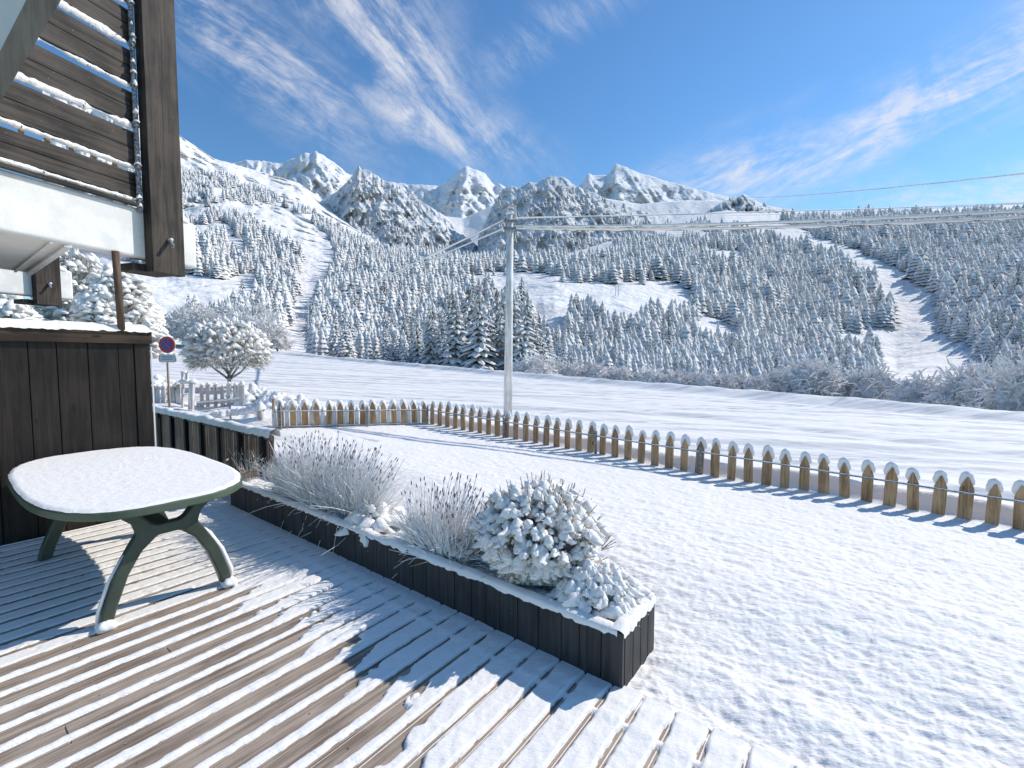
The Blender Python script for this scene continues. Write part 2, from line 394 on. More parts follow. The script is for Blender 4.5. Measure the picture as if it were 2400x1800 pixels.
def rock_mat(name,rock,amt,snow=(.80,.83,.88),sc=.02,lo=.55,hi=.75):
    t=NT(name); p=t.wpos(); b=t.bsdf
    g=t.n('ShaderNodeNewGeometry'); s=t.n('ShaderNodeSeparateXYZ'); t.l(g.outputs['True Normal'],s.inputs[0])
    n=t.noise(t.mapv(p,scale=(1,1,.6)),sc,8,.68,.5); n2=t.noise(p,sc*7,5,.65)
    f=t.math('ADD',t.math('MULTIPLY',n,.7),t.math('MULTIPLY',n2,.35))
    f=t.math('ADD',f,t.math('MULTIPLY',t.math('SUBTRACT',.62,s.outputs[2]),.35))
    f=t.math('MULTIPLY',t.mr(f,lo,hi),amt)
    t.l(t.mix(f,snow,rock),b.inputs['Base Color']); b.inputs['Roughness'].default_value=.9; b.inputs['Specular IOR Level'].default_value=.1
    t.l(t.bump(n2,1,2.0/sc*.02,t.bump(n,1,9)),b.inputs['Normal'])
    return t.m
def mountain(name,ridgepts,base_y,d0,d1,mat,label,amp=.12,fr=55.,seed=0,jag=3.,cols=420,rows=150,yamp=0):
    rx=np.array([p[0] for p in ridgepts],float); ry=np.array([p[1] for p in ridgepts],float)
    px=np.linspace(rx[0],rx[-1],cols); yr=np.interp(px,rx,ry)+(ridge(px/9.,px*0,3,seed+5)-.5)*-jag
    s=np.linspace(0,1,rows)[:,None]; PX=px[None]*np.ones((rows,1))
    by=np.maximum(base_y, yr+5)[None]
    Yp=by+(yr[None]-by)*s**.9
    rg=ridge((PX+ (Yp-400)*.55)/fr,(Yp)/(fr*1.15)+seed,5,seed)-.5+ (ridge((PX-(Yp-400)*.7)/(fr*.6),Yp/(fr*1.3),4,seed+3)-.5)*.6
    D=(d0+(d1-d0)*s)*(1-amp*rg*np.clip(1.15-s**6,0,1)*sst(s,0,.15))
    Vv=Pn(PX.ravel(),Yp.ravel(),D.ravel()).reshape(rows,cols,3)
    bk=Vv[-1:].copy(); bk[:,:,:2]*=1.2; bk[:,:,2]-=(d1*.2)
    Vv=np.concatenate([Vv,bk],0)
    o=sheet(name,Vv,mat,smooth=False); tag(o,label,'mountain',kind='structure'); return o,(rx,ry,base_y,d0,d1)
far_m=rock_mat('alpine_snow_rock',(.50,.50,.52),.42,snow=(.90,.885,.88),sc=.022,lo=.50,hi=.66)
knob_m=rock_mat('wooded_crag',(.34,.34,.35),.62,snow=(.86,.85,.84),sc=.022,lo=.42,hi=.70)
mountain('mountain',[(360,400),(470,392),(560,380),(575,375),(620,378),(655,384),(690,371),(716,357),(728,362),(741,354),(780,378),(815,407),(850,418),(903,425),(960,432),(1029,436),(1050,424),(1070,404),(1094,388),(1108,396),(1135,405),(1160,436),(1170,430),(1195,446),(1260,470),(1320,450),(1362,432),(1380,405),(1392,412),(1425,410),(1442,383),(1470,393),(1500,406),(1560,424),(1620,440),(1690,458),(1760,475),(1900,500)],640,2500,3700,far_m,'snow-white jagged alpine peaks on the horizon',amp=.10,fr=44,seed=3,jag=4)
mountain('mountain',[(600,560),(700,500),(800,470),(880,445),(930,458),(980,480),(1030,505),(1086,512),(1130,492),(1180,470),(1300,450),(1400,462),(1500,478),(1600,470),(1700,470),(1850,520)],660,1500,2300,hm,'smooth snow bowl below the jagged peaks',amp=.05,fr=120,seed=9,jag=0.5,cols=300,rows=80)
K1=[(640,560),(690,520),(735,480),(770,462),(800,440),(822,418),(832,402),(841,385),(848,398),(862,398),(874,406),(900,422),(935,436),(985,470),(1050,512),(1100,560),(1150,605)]
K2=[(1120,560),(1150,490),(1180,442),(1200,437),(1215,442),(1232,430),(1262,427),(1292,411),(1310,416),(1322,414),(1345,434),(1380,448),(1440,474),(1520,500),(1600,528),(1680,560)]
K3=[(1650,500),(1690,474),(1720,463),(1743,455),(1765,466),(1800,484),(1850,503),(1920,520)]
mountain('crag',K1,700,1150,1650,knob_m,'dark wooded crag with a tiny summit left of the utility pole',amp=.075,fr=34,seed=13,jag=5,cols=300)
mountain('crag',K2,700,1150,1650,knob_m,'broad wooded crag directly behind the top of the utility pole',amp=.075,fr=36,seed=23,jag=6,cols=300)
mountain('crag',K3,600,1400,1720,knob_m,'small wooded crag at the right end of the bare peaks',amp=.12,fr=30,seed=33,jag=4,cols=160,rows=60)
# ------------------------------------------------------------------ forest
def poly_in(poly,x,y):
    r=np.zeros(x.shape,bool); n=len(poly)
    for i in range(n):
        x1,y1=poly[i];x2,y2=poly[(i+1)%n]
        c=((y1>y)!=(y2>y))&(x<(x2-x1)*(y-y1)/((y2-y1) or 1e-9)+x1); r^=c
    return r
CLEAR=[[(100,600),(300,610),(440,640),(520,655),(600,636),(615,690),(560,702),(430,700),(400,790),(100,790)],
[(720,545),(790,600),(770,640),(735,720),(716,800),(735,840),(600,850),(668,790),(690,700),(700,640)],
[(1080,640),(1250,636),(1330,652),(1420,664),(1560,652),(1640,690),(1600,722),(1480,730),(1440,752),(1400,710),(1340,705),(1325,780),(1285,770),(1250,715),(1170,680)],
[(1620,726),(1740,765),(1725,790),(1640,762)],
[(1690,490),(1780,495),(1900,548),(2010,590),(2120,645),(2196,700),(2190,775),(2260,800),(2320,850),(2210,885),(2120,800),(2085,700),(2060,650),(1950,592),(1800,548),(1650,505)],[(1930,560),(2010,585),(2130,640),(2205,700),(2205,775),(2280,815),(2340,860),(2200,890),(2110,800),(2075,700),(2040,650)],
[(1970,770),(2090,765),(2110,800),(2330,850),(2290,900),(2200,915),(2060,885),(2070,825),(1960,795)],
[(600,470),(720,505),(770,560),(800,620),(740,600),(640,545),(590,505)],[(528,552),(572,556),(584,594),(540,590)],
[(430,530),(520,520),(560,545),(470,550)],[(480,480),(560,470),(600,490),(520,500)],
[(1410,500),(1640,540),(1680,560),(1560,540),(1420,515)],[(1650,580),(1740,590),(1730,610),(1660,600)],
[(2060,850),(2130,880),(2110,915),(2040,880)],[(900,560),(1100,600),(1420,595),(1440,560),(1160,560)]]
TL=([100,400,500,560,600,700,800,870,1000,1150,1300,1420,1500,1650,1700,1850,2700],[390,400,410,420,440,478,540,575,598,606,604,585,545,515,520,514,490])
def conifer_arr(rng,layers=7,seg=7,rad=.20,jag=.35,droop=.10):
    V=[];Fc=[]
    for L in range(layers):
        f=L/layers; z0=.04+f*.93; z1=min(1.0,z0+ .93/layers*1.9); r=rad*(1-f)**.85+.012
        b=len(V); V.append((0,0,z1)); m=seg*2; ph=rng.random()*6.28
        for k in range(m):
            a=ph+2*math.pi*k/m; rr=r*(1 if k%2==0 else 1-jag-.2*rng.random())*(.85+.3*rng.random())
            V.append((rr*math.cos(a),rr*math.sin(a),z0-(droop*r if k%2==0 else -droop*r*.6)+.008*rng.normal()))
        for k in range(m): Fc.append((b,b+1+k,b+1+(k+1)%m))
    return np.array(V),np.array(Fc)
def tree_mat(name,dark,snow,lo=.25,hi=.62,ns=.4,tint=None,nz=1.0):
    t=NT(name); b=t.bsdf; g=t.n('ShaderNodeNewGeometry'); p=g.outputs['Position']
    s=t.n('ShaderNodeSeparateXYZ'); t.l(g.outputs['Normal'],s.inputs[0])
    n=t.noise(p,ns,4,.7); n2=t.noise(p,ns*.06,2,.5)
    f=t.math('ADD',t.math('MULTIPLY',s.outputs[2],nz*.6),t.math('MULTIPLY',t.math('SUBTRACT',n,.5),1.5))
    f=t.math('ADD',f,t.math('MULTIPLY',t.math('SUBTRACT',n2,.5),.5))
    c=t.mix(t.mr(f,lo-.25,hi),dark,snow); t.l(c,b.inputs['Base Color']); b.inputs['Roughness'].default_value=.9; b.inputs['Specular IOR Level'].default_value=.1
    return t.m
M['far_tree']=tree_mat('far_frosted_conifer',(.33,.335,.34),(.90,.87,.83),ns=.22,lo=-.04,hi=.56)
M['crown']=tree_mat('frosted_conifer',(.19,.19,.17),(.90,.87,.83),ns=.9,lo=.08,hi=.52)
M['crown2']=tree_mat('warm_frosted_conifer',(.18,.16,.13),(.76,.74,.72),ns=.9,lo=.08,hi=.55)
M['trunk']=plain('bark',(.07,.05,.035),.9,noise=(3,(.25,.22,.2)),bump=(8,.02))
def open_mask(px,y,d):
    m=y<np.interp(px,*TL)
    for c in CLEAR: m|=poly_in(c,px+12*fbm(px/20,y/20,2,71),y+8*fbm(px/20,y/20,2,72))
    m|=(px<820)&(y<520)&(fbm(px/32,y/15,3,74)<-.015)
    m|=(px>1440)&(px<1760)&(y<560)&(fbm(px/25,y/8,3,75)<.03)
    for c in CLEAR:
        for q in (.25,.5): m|=poly_in(c,px,y-17*F/d*q)
    m|=(d<60)
    return m
ho=bpy.data.objects['hillside']; fm=np.where(open_mask(fpx,fy,fd),0.,1.); fm=np.concatenate([fm,np.zeros(HV[1])])
at=ho.data.attributes.new('wooded','FLOAT','POINT'); at.data.foreach_set('value',fm.astype(np.float32))
t_=ho.data.materials[0].copy(); t_.name='slope_snow_tree_shade'; ho.data.materials[0]=t_
b_s=t_.node_tree.nodes['Principled BSDF'].inputs['Base Color']; src=b_s.links[0].from_socket; an=t_.node_tree.nodes.new('ShaderNodeAttribute'); an.attribute_name='wooded'
mx=t_.node_tree.nodes.new('ShaderNodeMix'); mx.data_type='RGBA'; t_.node_tree.links.new(an.outputs['Fac'],mx.inputs[0]); t_.node_tree.links.new(src,mx.inputs[6]); mx.inputs[7].default_value=(.36,.37,.39,1); t_.node_tree.links.new(mx.outputs[2],b_s)  # grey mixed into the ground colour as painted shade between the trees
def gen_trees():
    N=150000
    px=RNG.uniform(300,2600,N); t=RNG.uniform(0.55,6,N)
    # even out in picture height by rejection on dy/dt
    P3,y,d=hill_point(px,t)
    _,y2,_=hill_point(px,t+.02)
    w=np.abs(y-y2)/.02; keep=RNG.random(N)<np.clip(w/120.,.02,1); px,t,P3,y,d=[q[keep] for q in (px,t,P3,y,d)]
    ok=y>np.interp(px,*TL)
    for c in CLEAR: 
        ins=poly_in(c,px+12*fbm(px/20,y/20,2,71),y+8*fbm(px/20,y/20,2,72)); ok&=~(ins&(RNG.random(len(px))>.012))
    hp0=17*F/d
    for c in CLEAR[:5]+CLEAR[5:]:
        for q in (.25,.5): ok&=~(poly_in(c,px,y-hp0*q)&(RNG.random(len(px))>.008))
    sparse=(px<820)&(y<520)&(fbm(px/32,y/15,3,74)<-.015)
    ok&=~sparse
    sp2=(px>1440)&(px<1760)&(y<560)&(fbm(px/25,y/8,3,75)<.03); ok&=~sp2
    ok&=~((d<60)&(px<700))
    px,t,P3,y,d=[q[ok] for q in (px,t,P3,y,d)]
    ht=19*(.45+.75*RNG.random(len(px)))*(1+.9*fbm(px/45,y/30,2,88)); ht=np.where((px>1800)&(d>180)&(px>1850+(y-560)*.6),ht*1.4,ht)
    ht=np.where(d>700,ht*1.05,ht); cap=np.interp(px,[650,940,1000,1290,1340,2400],[105,105,165,165,88,92])*RNG.uniform(.6,1.05,len(px)); ht=np.minimum(ht,cap*d/F)
    hp=ht*F/d; order=np.argsort(-(d)+0*hp)  # far first irrelevant; process large first
    order=np.argsort(d+RNG.random(len(d))*d*.1)
    used={}; sel=[]
    for i in order:
        w=max(2.8,hp[i]*.215); hh=max(1.4,w*.42); cx,cy=int(px[i]//12),int(y[i]//12); R=int(w//12)+1; bad=False
        for gx in range(cx-R,cx+R+1):
            for gy in range(cy-R,cy+R+1):
                for (qx,qy) in used.get((gx,gy),()):
                    if abs(qx-px[i])<w and abs(qy-y[i])<hh and (((qx-px[i])/w)**2+((qy-y[i])/hh)**2)<1: bad=True;break
                if bad:break
            if bad:break
        if bad: continue
        used.setdefault((cx,cy),[]).append((px[i],y[i])); sel.append(i)
    sel=np.array(sel); return px[sel],y[sel],d[sel],P3[sel],ht[sel]
tpx,ty,td,tP,th_=gen_trees()
hp=th_*F/td
big=np.argsort(-hp)[:300]; isb=np.zeros(len(hp),bool); isb[big]=True
print('TREES',len(hp),'big min px',hp[big].min(),'max',hp.max())
# crag trees
def crag_trees(pts,base,d0,d1,n,seed):
    rng=np.random.default_rng(seed); rx=np.array([p[0] for p in pts],float); ry=np.array([p[1] for p in pts],float)
    px=rng.uniform(rx[0]+5,rx[-1]-5,n); s=rng.random(n); yr=np.interp(px,rx,ry); by=np.maximum(base,yr+5); y=by+(yr-by)*s**.9
    d=(d0+(d1-d0)*s)*.955
    return px,y+3,d
protos_far=[conifer_arr(RNG,6+k%3,6,rad=RNG.uniform(.20,.40),jag=.3) for k in range(10)]
protos_tiny=[conifer_arr(RNG,4,4,rad=RNG.uniform(.20,.38),jag=.25) for _ in range(10)]
Vs=[];Fs=[];n0=0
def put(proto,p,h,sc=1.0):
    global n0
    Vp,Fp=proto; a=RNG.random()*6.28; c,s=math.cos(a),math.sin(a); w=h*RNG.uniform(.75,1.35)*sc
    lean=RNG.normal(0,.02,2)
    Q=np.empty_like(Vp); Q[:,0]=(Vp[:,0]*c-Vp[:,1]*s)*w+p[0]+Vp[:,2]*h*lean[0]; Q[:,1]=(Vp[:,0]*s+Vp[:,1]*c)*w+p[1]+Vp[:,2]*h*lean[1]; Q[:,2]=Vp[:,2]*h+p[2]-.04*h
    Vs.append(Q); Fs.append(Fp+n0); n0+=len(Vp)
for i in np.where(~isb)[0]:
    put((protos_far if hp[i]>22 else protos_tiny)[RNG.integers(10)],tP[i],th_[i])
for pts,base,d0,d1,n,sd in ((K1,700,1150,1650,1300,5),(K2,700,1150,1650,1300,6),(K3,600,1400,1720,300,7)):
    px,y,d=crag_trees(pts,base,d0,d1,n,sd); Q=Pn(px,y,d); m=fbm(px/18,y/18,3,sd+80)>-.0
    for q in Q[m]: put(protos_tiny[RNG.integers(10)],q,RNG.uniform(9,19))
# scattered dots on bare slopes
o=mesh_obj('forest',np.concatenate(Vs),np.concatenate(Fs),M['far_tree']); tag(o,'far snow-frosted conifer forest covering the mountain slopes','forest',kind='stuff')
# individual nearer conifers
def conifer_detailed(rng,layers=13,n=10,rad=.21):
    V=[];Fc=[]
    for L in range(layers):
        f=(L+.5*rng.random())/layers; z0=.07+f*.86; r=rad*(1-f)**.8+.015; m=max(5,int(n*(1-.45*f))); ph=rng.random()*6.28
        for k in range(m):
            a=ph+2*math.pi*(k+rng.uniform(-.25,.25))/m; rr=r*rng.uniform(.75,1.15); w=rr*rng.uniform(.30,.42); ca,sa=math.cos(a),math.sin(a)
            zt=z0+.035+.02*(1-f); b=len(V)
            for (q,ww,dz) in ((0.0,.15,.0),(.45,1.,-.012),(.8,.8,-.045),(1.06,.12,-.085)):
                x=rr*q; h=zt+dz*(1-.5*f)*1.1
                for side,dd in ((-1,-.018),(0,.006),(1,-.018)):
                    yy=side*w*ww*.5*1.3; V.append((x*ca-yy*sa+rng.normal(0,.002),x*sa+yy*ca+rng.normal(0,.002),h+dd*ww+rng.normal(0,.003)))
            for s in range(3):
                for j in range(2): Fc.append((b+s*3+j,b+s*3+j+1,b+(s+1)*3+j+1,b+(s+1)*3+j))
    b=len(V); V.append((0,0,1.0)); 
    for k in range(6): V.append((.02*math.cos(k*1.047),.02*math.sin(k*1.047),.88))
    for k in range(6): Fc.append((b,b+1+k,b+1+(k+1)%6))
    # inner dark core
    return V,Fc
def trunk_mb(h=.9,r=.012):
    m=MB(); m.tube([(0,0,-.05),(0,0,h*.5),(0,0,h)],[r*1.3,r,r*.3],6); return m
cprot=[]
for k in range(6):
    rng=np.random.default_rng(100+k); V_,F_=conifer_detailed(rng,layers=int(rng.integers(11,15)),n=int(rng.integers(9,12)),rad=rng.uniform(.17,.24))
    cm=bpy.data.meshes.new('crown'); cm.from_pydata([tuple(map(float,v)) for v in V_],[],F_); cm.materials.append(M['crown2'] if k%3==0 else M['crown'])
    tm_=trunk_mb(); tm=bpy.data.meshes.new('trunk'); tm.from_pydata([tuple(v) for v in tm_.v],[],tm_.f); tm.materials.append(M['trunk'])
    cprot.append((cm,tm))
def zone(px,y,d):
    sz='large' if d<110 else 'mid-sized'
    if px<640: return sz+' frosted conifer on the slope left of the narrow snow gully'
    if px<960: return sz+' frosted conifer between the narrow snow gully and the utility pole'
    if px<1290: return sz+' frosted conifer in the wood directly behind the utility pole'
    if px<1600: return sz+' frosted conifer below the middle snow clearing right of the pole'
    if px<1950: return sz+' frosted conifer behind the snow bank right of the middle clearing'
    return sz+' frosted conifer near the foot of the piste at far right'
for i in big:
    cm,tm=cprot[RNG.integers(6)]; h=float(th_[i]); e=empty('conifer_tree',tuple(map(float,tP[i]-np.array([0,0,.03*h]))),float(RNG.random()*6.28)); w=h*float(RNG.uniform(.9,1.25)); e.scale=(w,w,h)
    tag(e,zone(tpx[i],ty[i],td[i]),'tree','frosted conifers on the slope behind the road')
    for nm,me in (('crown',cm),('trunk',tm)):
        c_=bpy.data.objects.new(nm,me); COL.objects.link(c_); c_.parent=e
# frosted broadleaf bushes along the road
def frost_bush(rng,n=170,sub=4,droop=.25,thick=.010,flat=1.0):
    m=MB()
    for i in range(n):
        a=rng.random()*6.283; el=math.asin(min(.99,rng.uniform(.02,1)**.8)); L=rng.uniform(.65,1.05)
        dr=Vector((math.cos(a)*math.cos(el)*.62,math.sin(a)*math.cos(el)*.62,math.sin(el)*.95*flat)); side=Vector((-math.sin(a),math.cos(a),0))*rng.uniform(-.25,.25)
        p0=dr*rng.uniform(.25,.55)*.8; pts=[]
        for k in range(5):
            q=k/4; pts.append(p0+dr*L*q*.65+side*q*q*.5-Vector((0,0,1))*droop*q*q*.35+Vector(rng.normal(0,.012,3)))
        m.tube(pts,[thick*1.6,thick*1.4,thick*1.2,thick,thick*.4],3,cap=False)
        for s in range(sub):
            k=int(rng.integers(1,4)); b=pts[k]; d=(pts[k+1]-pts[k]).normalized()+Vector(rng.normal(0,.75,3)); d.normalize(); l=rng.uniform(.08,.2)
            m.tube([b,b+d*l*.5,b+d*l-Vector((0,0,.03))],[thick,thick*.8,thick*.3],3,cap=False)
    return m
def bush_core(rng,r=.44):
    V0,F0=ico(3); n=np.array([fbm(V0[:,0]*2.5+3*rng.random(),V0[:,1]*2.5+V0[:,2]*2,3,int(rng.integers(99)))]).T
    V=V0*(r*(1+.5*n)); V[:,2]=np.abs(V[:,2])*1.25; return V,F0
M['bushf']=tree_mat('frosted_twigs',(.60,.55,.51),(.90,.88,.87),ns=5,lo=-.08,hi=.24,nz=.5)
M['bushc']=tree_mat('bush_core',(.30,.27,.24),(.74,.72,.70),ns=6,lo=.05,hi=.55,nz=.7)
bprot=[]
for k in range(5):
    rng=np.random.default_rng(200+k); mb=frost_bush(rng,n=190,droop=.15+.3*rng.random(),thick=.012+.005*rng.random())
    bm_=bpy.data.meshes.new('branches'); bm_.from_pydata([tuple(v) for v in mb.v],[],mb.f); bm_.materials.append(M['bushf'])
    V_,F_=bush_core(rng); cm=bpy.data.meshes.new('inner_crown'); cm.from_pydata(V_.tolist(),[],F_.tolist()); cm.materials.append(M['bushc'])
    tm_=MB(); tm_.tube([(0,0,-.1),(0,0,.2),(.02,.01,.5)],[.035,.03,.015],6); tm=bpy.data.meshes.new('trunk'); tm.from_pydata([tuple(v) for v in tm_.v],[],tm_.f); tm.materials.append(M['trunk'])
    bprot.append((bm_,cm,tm))
def put_bush(px,py,d,hpx,wf,label,group=None,name='frosted_bush'):
    b=bprot[int(RNG.integers(5))]; p=P(px,py,d); h=hpx*1.3*d/F; e=empty(name,p,float(RNG.random()*6.28)); e.scale=(h*wf,h*wf,h)
    tag(e,label,'bush' if 'bush' in name else 'tree',group)
    for nm,me in zip(('branches','inner_crown','trunk'),b):
        o=bpy.data.objects.new(nm,me); COL.objects.link(o); o.parent=e
g='frosted bushes and small trees along the far side of the road'
# right-hand roadside (px, base y, distance, height px, width factor)
for (px,py,d,hh,wf,lab) in [
 (2350,975,24,130,.95,'big brownish frosted tree at the right edge of the picture'),
 (2270,968,27,118,1.0,'brownish frosted tree second from the right edge'),
 (2420,985,20,150,.9,'tall brownish frosted tree cut off by the right picture edge'),
 (2160,958,30,84,1.2,'low frosted bush left of the two brownish trees at far right'),
 (2215,962,26,40,2.0,'very low white frosted shrub at the foot of the brownish trees'),
 (2290,985,22,36,2.4,'low spreading white shrub on the bank below the right brownish tree'),
 (2045,944,36,88,1.1,'rounded pale frosted bush standing alone on the bank'),
 (1900,930,38,92,1.3,'wide white feathery bush on the bank right of centre'),
 (1955,936,40,58,1.2,'small frosted bush right of the wide feathery bush'),
 (1830,922,42,60,1.3,'small frosted bush left of the wide feathery bush'),
 (2105,950,36,52,1.3,'small frosted bush between the lone rounded bush and the low one'),]:
    put_bush(px,py,d,hh,wf,lab,g)
for k,(px,py,hh) in enumerate([(1300,889,50),(1345,893,46),(1400,897,52),(1460,903,46),(1520,908,50),(1580,912,46),(1640,918,52),(1700,922,50),(1765,926,52),(1250,886,60)]):
    put_bush(px,py+2,44-k*.6,hh,1.3,'low frosted shrub in the row behind the snow bank right of the pole',g)
for (px,py,d,hh,wf) in [(430,790,62,66,1.1),(478,794,60,74,1.1),(520,802,58,70,1.2),(570,808,56,76,1.15),(618,814,55,74,1.1),(650,817,55,50,1.0),(545,795,64,80,1.0),(600,798,62,88,1.0),(455,780,66,70,1.1),(405,786,66,50,1.2)]:
    put_bush(px,py,d,hh,wf,'brownish frosted tree in the thicket behind the small round pine','frosted thicket behind the small round pine',name='frosted_tree')
for (px,py,d,hh,wf) in [(1010,868,55,140,.8),(1070,872,52,175,.75),(1125,876,50,190,.75),(1230,884,48,170,.75),(1270,886,50,110,.8),(980,862,60,95,.9),(1165,878,56,205,.7),(940,858,62,85,1.0),(1040,868,58,120,1.0),(1100,872,60,205,.85),(1145,876,54,150,.95),(1205,880,52,190,.8),(1250,885,50,140,.9),(1015,862,66,160,.8),(1060,866,64,190,.8),(1190,874,64,225,.7),(1235,878,62,200,.75)]:
    cm,tm=cprot[int(RNG.integers(6))]; p=P(px,py,d); h=hh*d/F; e=empty('conifer_tree',p,float(RNG.random()*6)); e.scale=(h*1.35*wf*1.2,h*1.35*wf*1.2,h)
    tag(e,'broad dark frosted conifer in the clump around the foot of the utility pole','tree','broad conifers around the pole')
    for nm,me in (('crown',cm),('trunk',tm)):
        c_=bpy.data.objects.new(nm,me); COL.objects.link(c_); c_.parent=e
# ------------------------------------------------------------------ terrace
# boards run along D2, pitch .15 m along D1
BO=.01; PIT=.15
bm_=MB()
for k in range(-9,40):
    a=BO+PIT*(k+.5); a0=a
    if a>5.9+2.5: break
    b0=-2.6; b1=2.02
    js=[b0,b1]; r=random.Random(k); j=r.uniform(-1.2,1.7); js=[b0,j,b1]
    for q in range(2):
        bm_.box(AB(a,(js[q]+js[q+1])/2,-.018+r.uniform(-.0015,.0015)),D2,D1,UP,(js[q+1]-js[q])/2-.002,PIT/2-.0045,.014)
sc_=MB(); r=random.Random(2)
for k in range(6,30):
    for q in range(-6,8):
        bq=q*.55-.1+r.uniform(-.004,.004)
        if bq>1.7 or bq<-1.6: continue
        for dd in (.04,.11): 
            c_=AB(BO+PIT*k+dd+r.uniform(-.003,.003),bq,-.0035); sc_.tube([c_,c_+UP*.0012],.0042,6)
deck=bm_.build('terrace_deck',M['deck'],bevel=.002,seg=1); tag(deck,'weathered brown board terrace striped with melting snow','terrace',kind='structure')
tag(sc_.build('screw_heads',M['iron'],deck,world=False),kind='stuff'); ub=MB(); ub.box(AB(3.0,-.3,-.12),D2,D1,UP,2.3,4.6,.03); ub.build('deck_backing',M['grille'],deck,world=False)  # one solid near-black slab backing the board gaps from below
# deck snow
na,nb=1250,300
av=np.linspace(-1.3,5.74,na); bv=np.linspace(-1.6,2.02,nb)
a,b=np.meshgrid(av,bv,indexing='ij')
fr=((a-BO)/PIT); k=np.floor(fr); tt=fr-k          # 0 near edge -> 1 far edge
edge=fbm(a*6,b*9,3,91); fine=fbm(a*40,b*30,3,92)
kr=_h(k,k*0+3,5)
bl=1.62+edge*.25+.10*(kr-.5)*2-.35*sst(a,1.0,3.4)*0
melt=sst(a,1.05+.5*edge+.15*kr,1.55+.5*edge+.15*kr)*sst(-a,-3.50,-3.40)*sst(bl-b+(a-2.2)*-.10+fine*.15,0,.45)
# partial second gap melt at the lower right
cov=1-melt*(.57+.10*(kr-.5)+.12*edge)             # fraction of the board width that is white
left=sst(a,3.40,3.48)*(1-sst(b,1.05,1.5))
d_edge=(cov-tt)*PIT+fine*.012+edge*.012*melt
gapw=.0095+.004*fbm(b*3,k*7.,2,95)+.0055*left
gap=np.minimum(tt,1-tt)*PIT-gapw*(1-.85*sst(b,1.86,1.95))-.004*sst(fine,-.1,.3)
full=1-sst(melt,.0,.5)
thick=.015*(1-melt)*(1-.6*left)*(1-.35*sst(a,3.4,3.6))+.014*melt+.003*left
hh=thick*sst(d_edge+(1-melt)*.05,0,.020)*sst(gap,-.002,.014)
thin=left*sst(fbm(a*14,b*22,4,97)+.02,.16,.22)    # bare flecks under the table
hh=hh+(fbm(a*30,b*24,3,98)*.009+fbm(a*9,b*9,2,99)*.007)*sst(hh,.004,.02)*(1-.7*left)
hh=hh*(1-.45*thin)
hh=hh*(1-.6*sst(b,1.9,2.0))+sst(b,1.84,2.0)*.002*(1+edge)+np.exp(-((b-1.80)/.03)**2)*.004*(1-melt)
hh=np.where(hh<.003,-.012,hh-.002)
Vd=np.stack([D1.x*a+D2.x*b,D1.y*a+D2.y*b,hh],-1)
sn=sheet('snow_cover',Vd,M['snow_deck'],deck)
# ------------------------------------------------------------------ planter
A0P=-.793*.54+.609*2.11; A0P=.86
B0P=1.995; WP=.43; HP=.275; A1P=A0P+4.55
pl=empty('planter_box',AB((A0P+A1P)/2,B0P+WP/2,0)); tag(pl,'long charcoal plank planter box rimmed with snow at the edge of the terrace','planter')
front=MB(); r=random.Random(4); a=A0P
while a<A1P-.02:
    w=min(r.uniform(.105,.15),A1P-a); dp=r.uniform(-.002,.002)
    front.box(AB(a+w/2,B0P+.011+dp,HP/2-.02),D1,D2,UP,w/2-.0022,.011,HP/2+.02); a+=w
b_=B0P+.024
for k in range(4):
    w=.0975; front.box(AB(A0P+.011,b_+w/2,HP/2-.04),D2,D1,UP,w/2-.0025,.011,HP/2+.04); b_+=w+.002
front.build('planks',M['planter'],pl,bevel=.0015,seg=1)
inn=MB(); inn.box(AB((A0P+A1P)/2+.012,B0P+WP/2+.004,HP/2-.11),D1,D2,UP,(A1P-A0P)/2-.016,WP/2-.022,HP/2+.0)
inn.build('liner',M['grille'],pl)
# rim snow: swept lump band + inner bed
def rim_section(pts_fn,n,w,h,seed,name,parent,mat=M['snow_smooth'],m=9,skirt=.0):
    V=[];ss=np.linspace(0,1,n)
    for i,s in enumerate(ss):
        c,side=pts_fn(s); nz=float(fbm(np.array([s*n*.09]),np.array([seed*1.]),3,seed)[0]); nz2=float(fbm(np.array([s*n*.3]),np.array([seed+2.]),2,seed+1)[0])
        for j in range(m):
            q=math.pi*j/(m-1); V.append(c+side*(-math.cos(q))*w*(.5+.12*nz2)+UP*(math.sin(q)**.7*h*(1+.7*nz)-.002-skirt*(j in (0,m-1))*(1+1.5*nz2)))
    V=np.array([tuple(v) for v in V]).reshape(n,m,3)
    return sheet(name,V,mat,parent,off=parent_loc(parent))
rim_section(lambda s:(AB(A0P+.03+(A1P-A0P)*s,B0P+.030,HP-.006),-D2),420,.072,.022,3,'snow_rim',pl,skirt=.012)
rim_section(lambda s:(AB(A0P+.035,B0P-.0+WP*s,HP-.006),D1),60,.085,.026,5,'snow_rim',pl,skirt=.012)
rim_section(lambda s:(AB(A0P+(A1P-A0P)*s,B0P+WP-.03,HP-.004),-D2),420,.09,.03,8,'snow_rim',pl,skirt=.012)
aa,bb=np.meshgrid(np.linspace(A0P+.03,A1P-.02,360),np.linspace(B0P+.03,B0P+WP-.03,44),indexing='ij')
zz=HP-.045+fbm(aa*9,bb*9,4,111)*.06
sheet('soil_snow',np.stack([D1.x*aa+D2.x*bb,D1.y*aa+D2.y*bb,zz],-1),M['snow'],pl,off=parent_loc(pl))
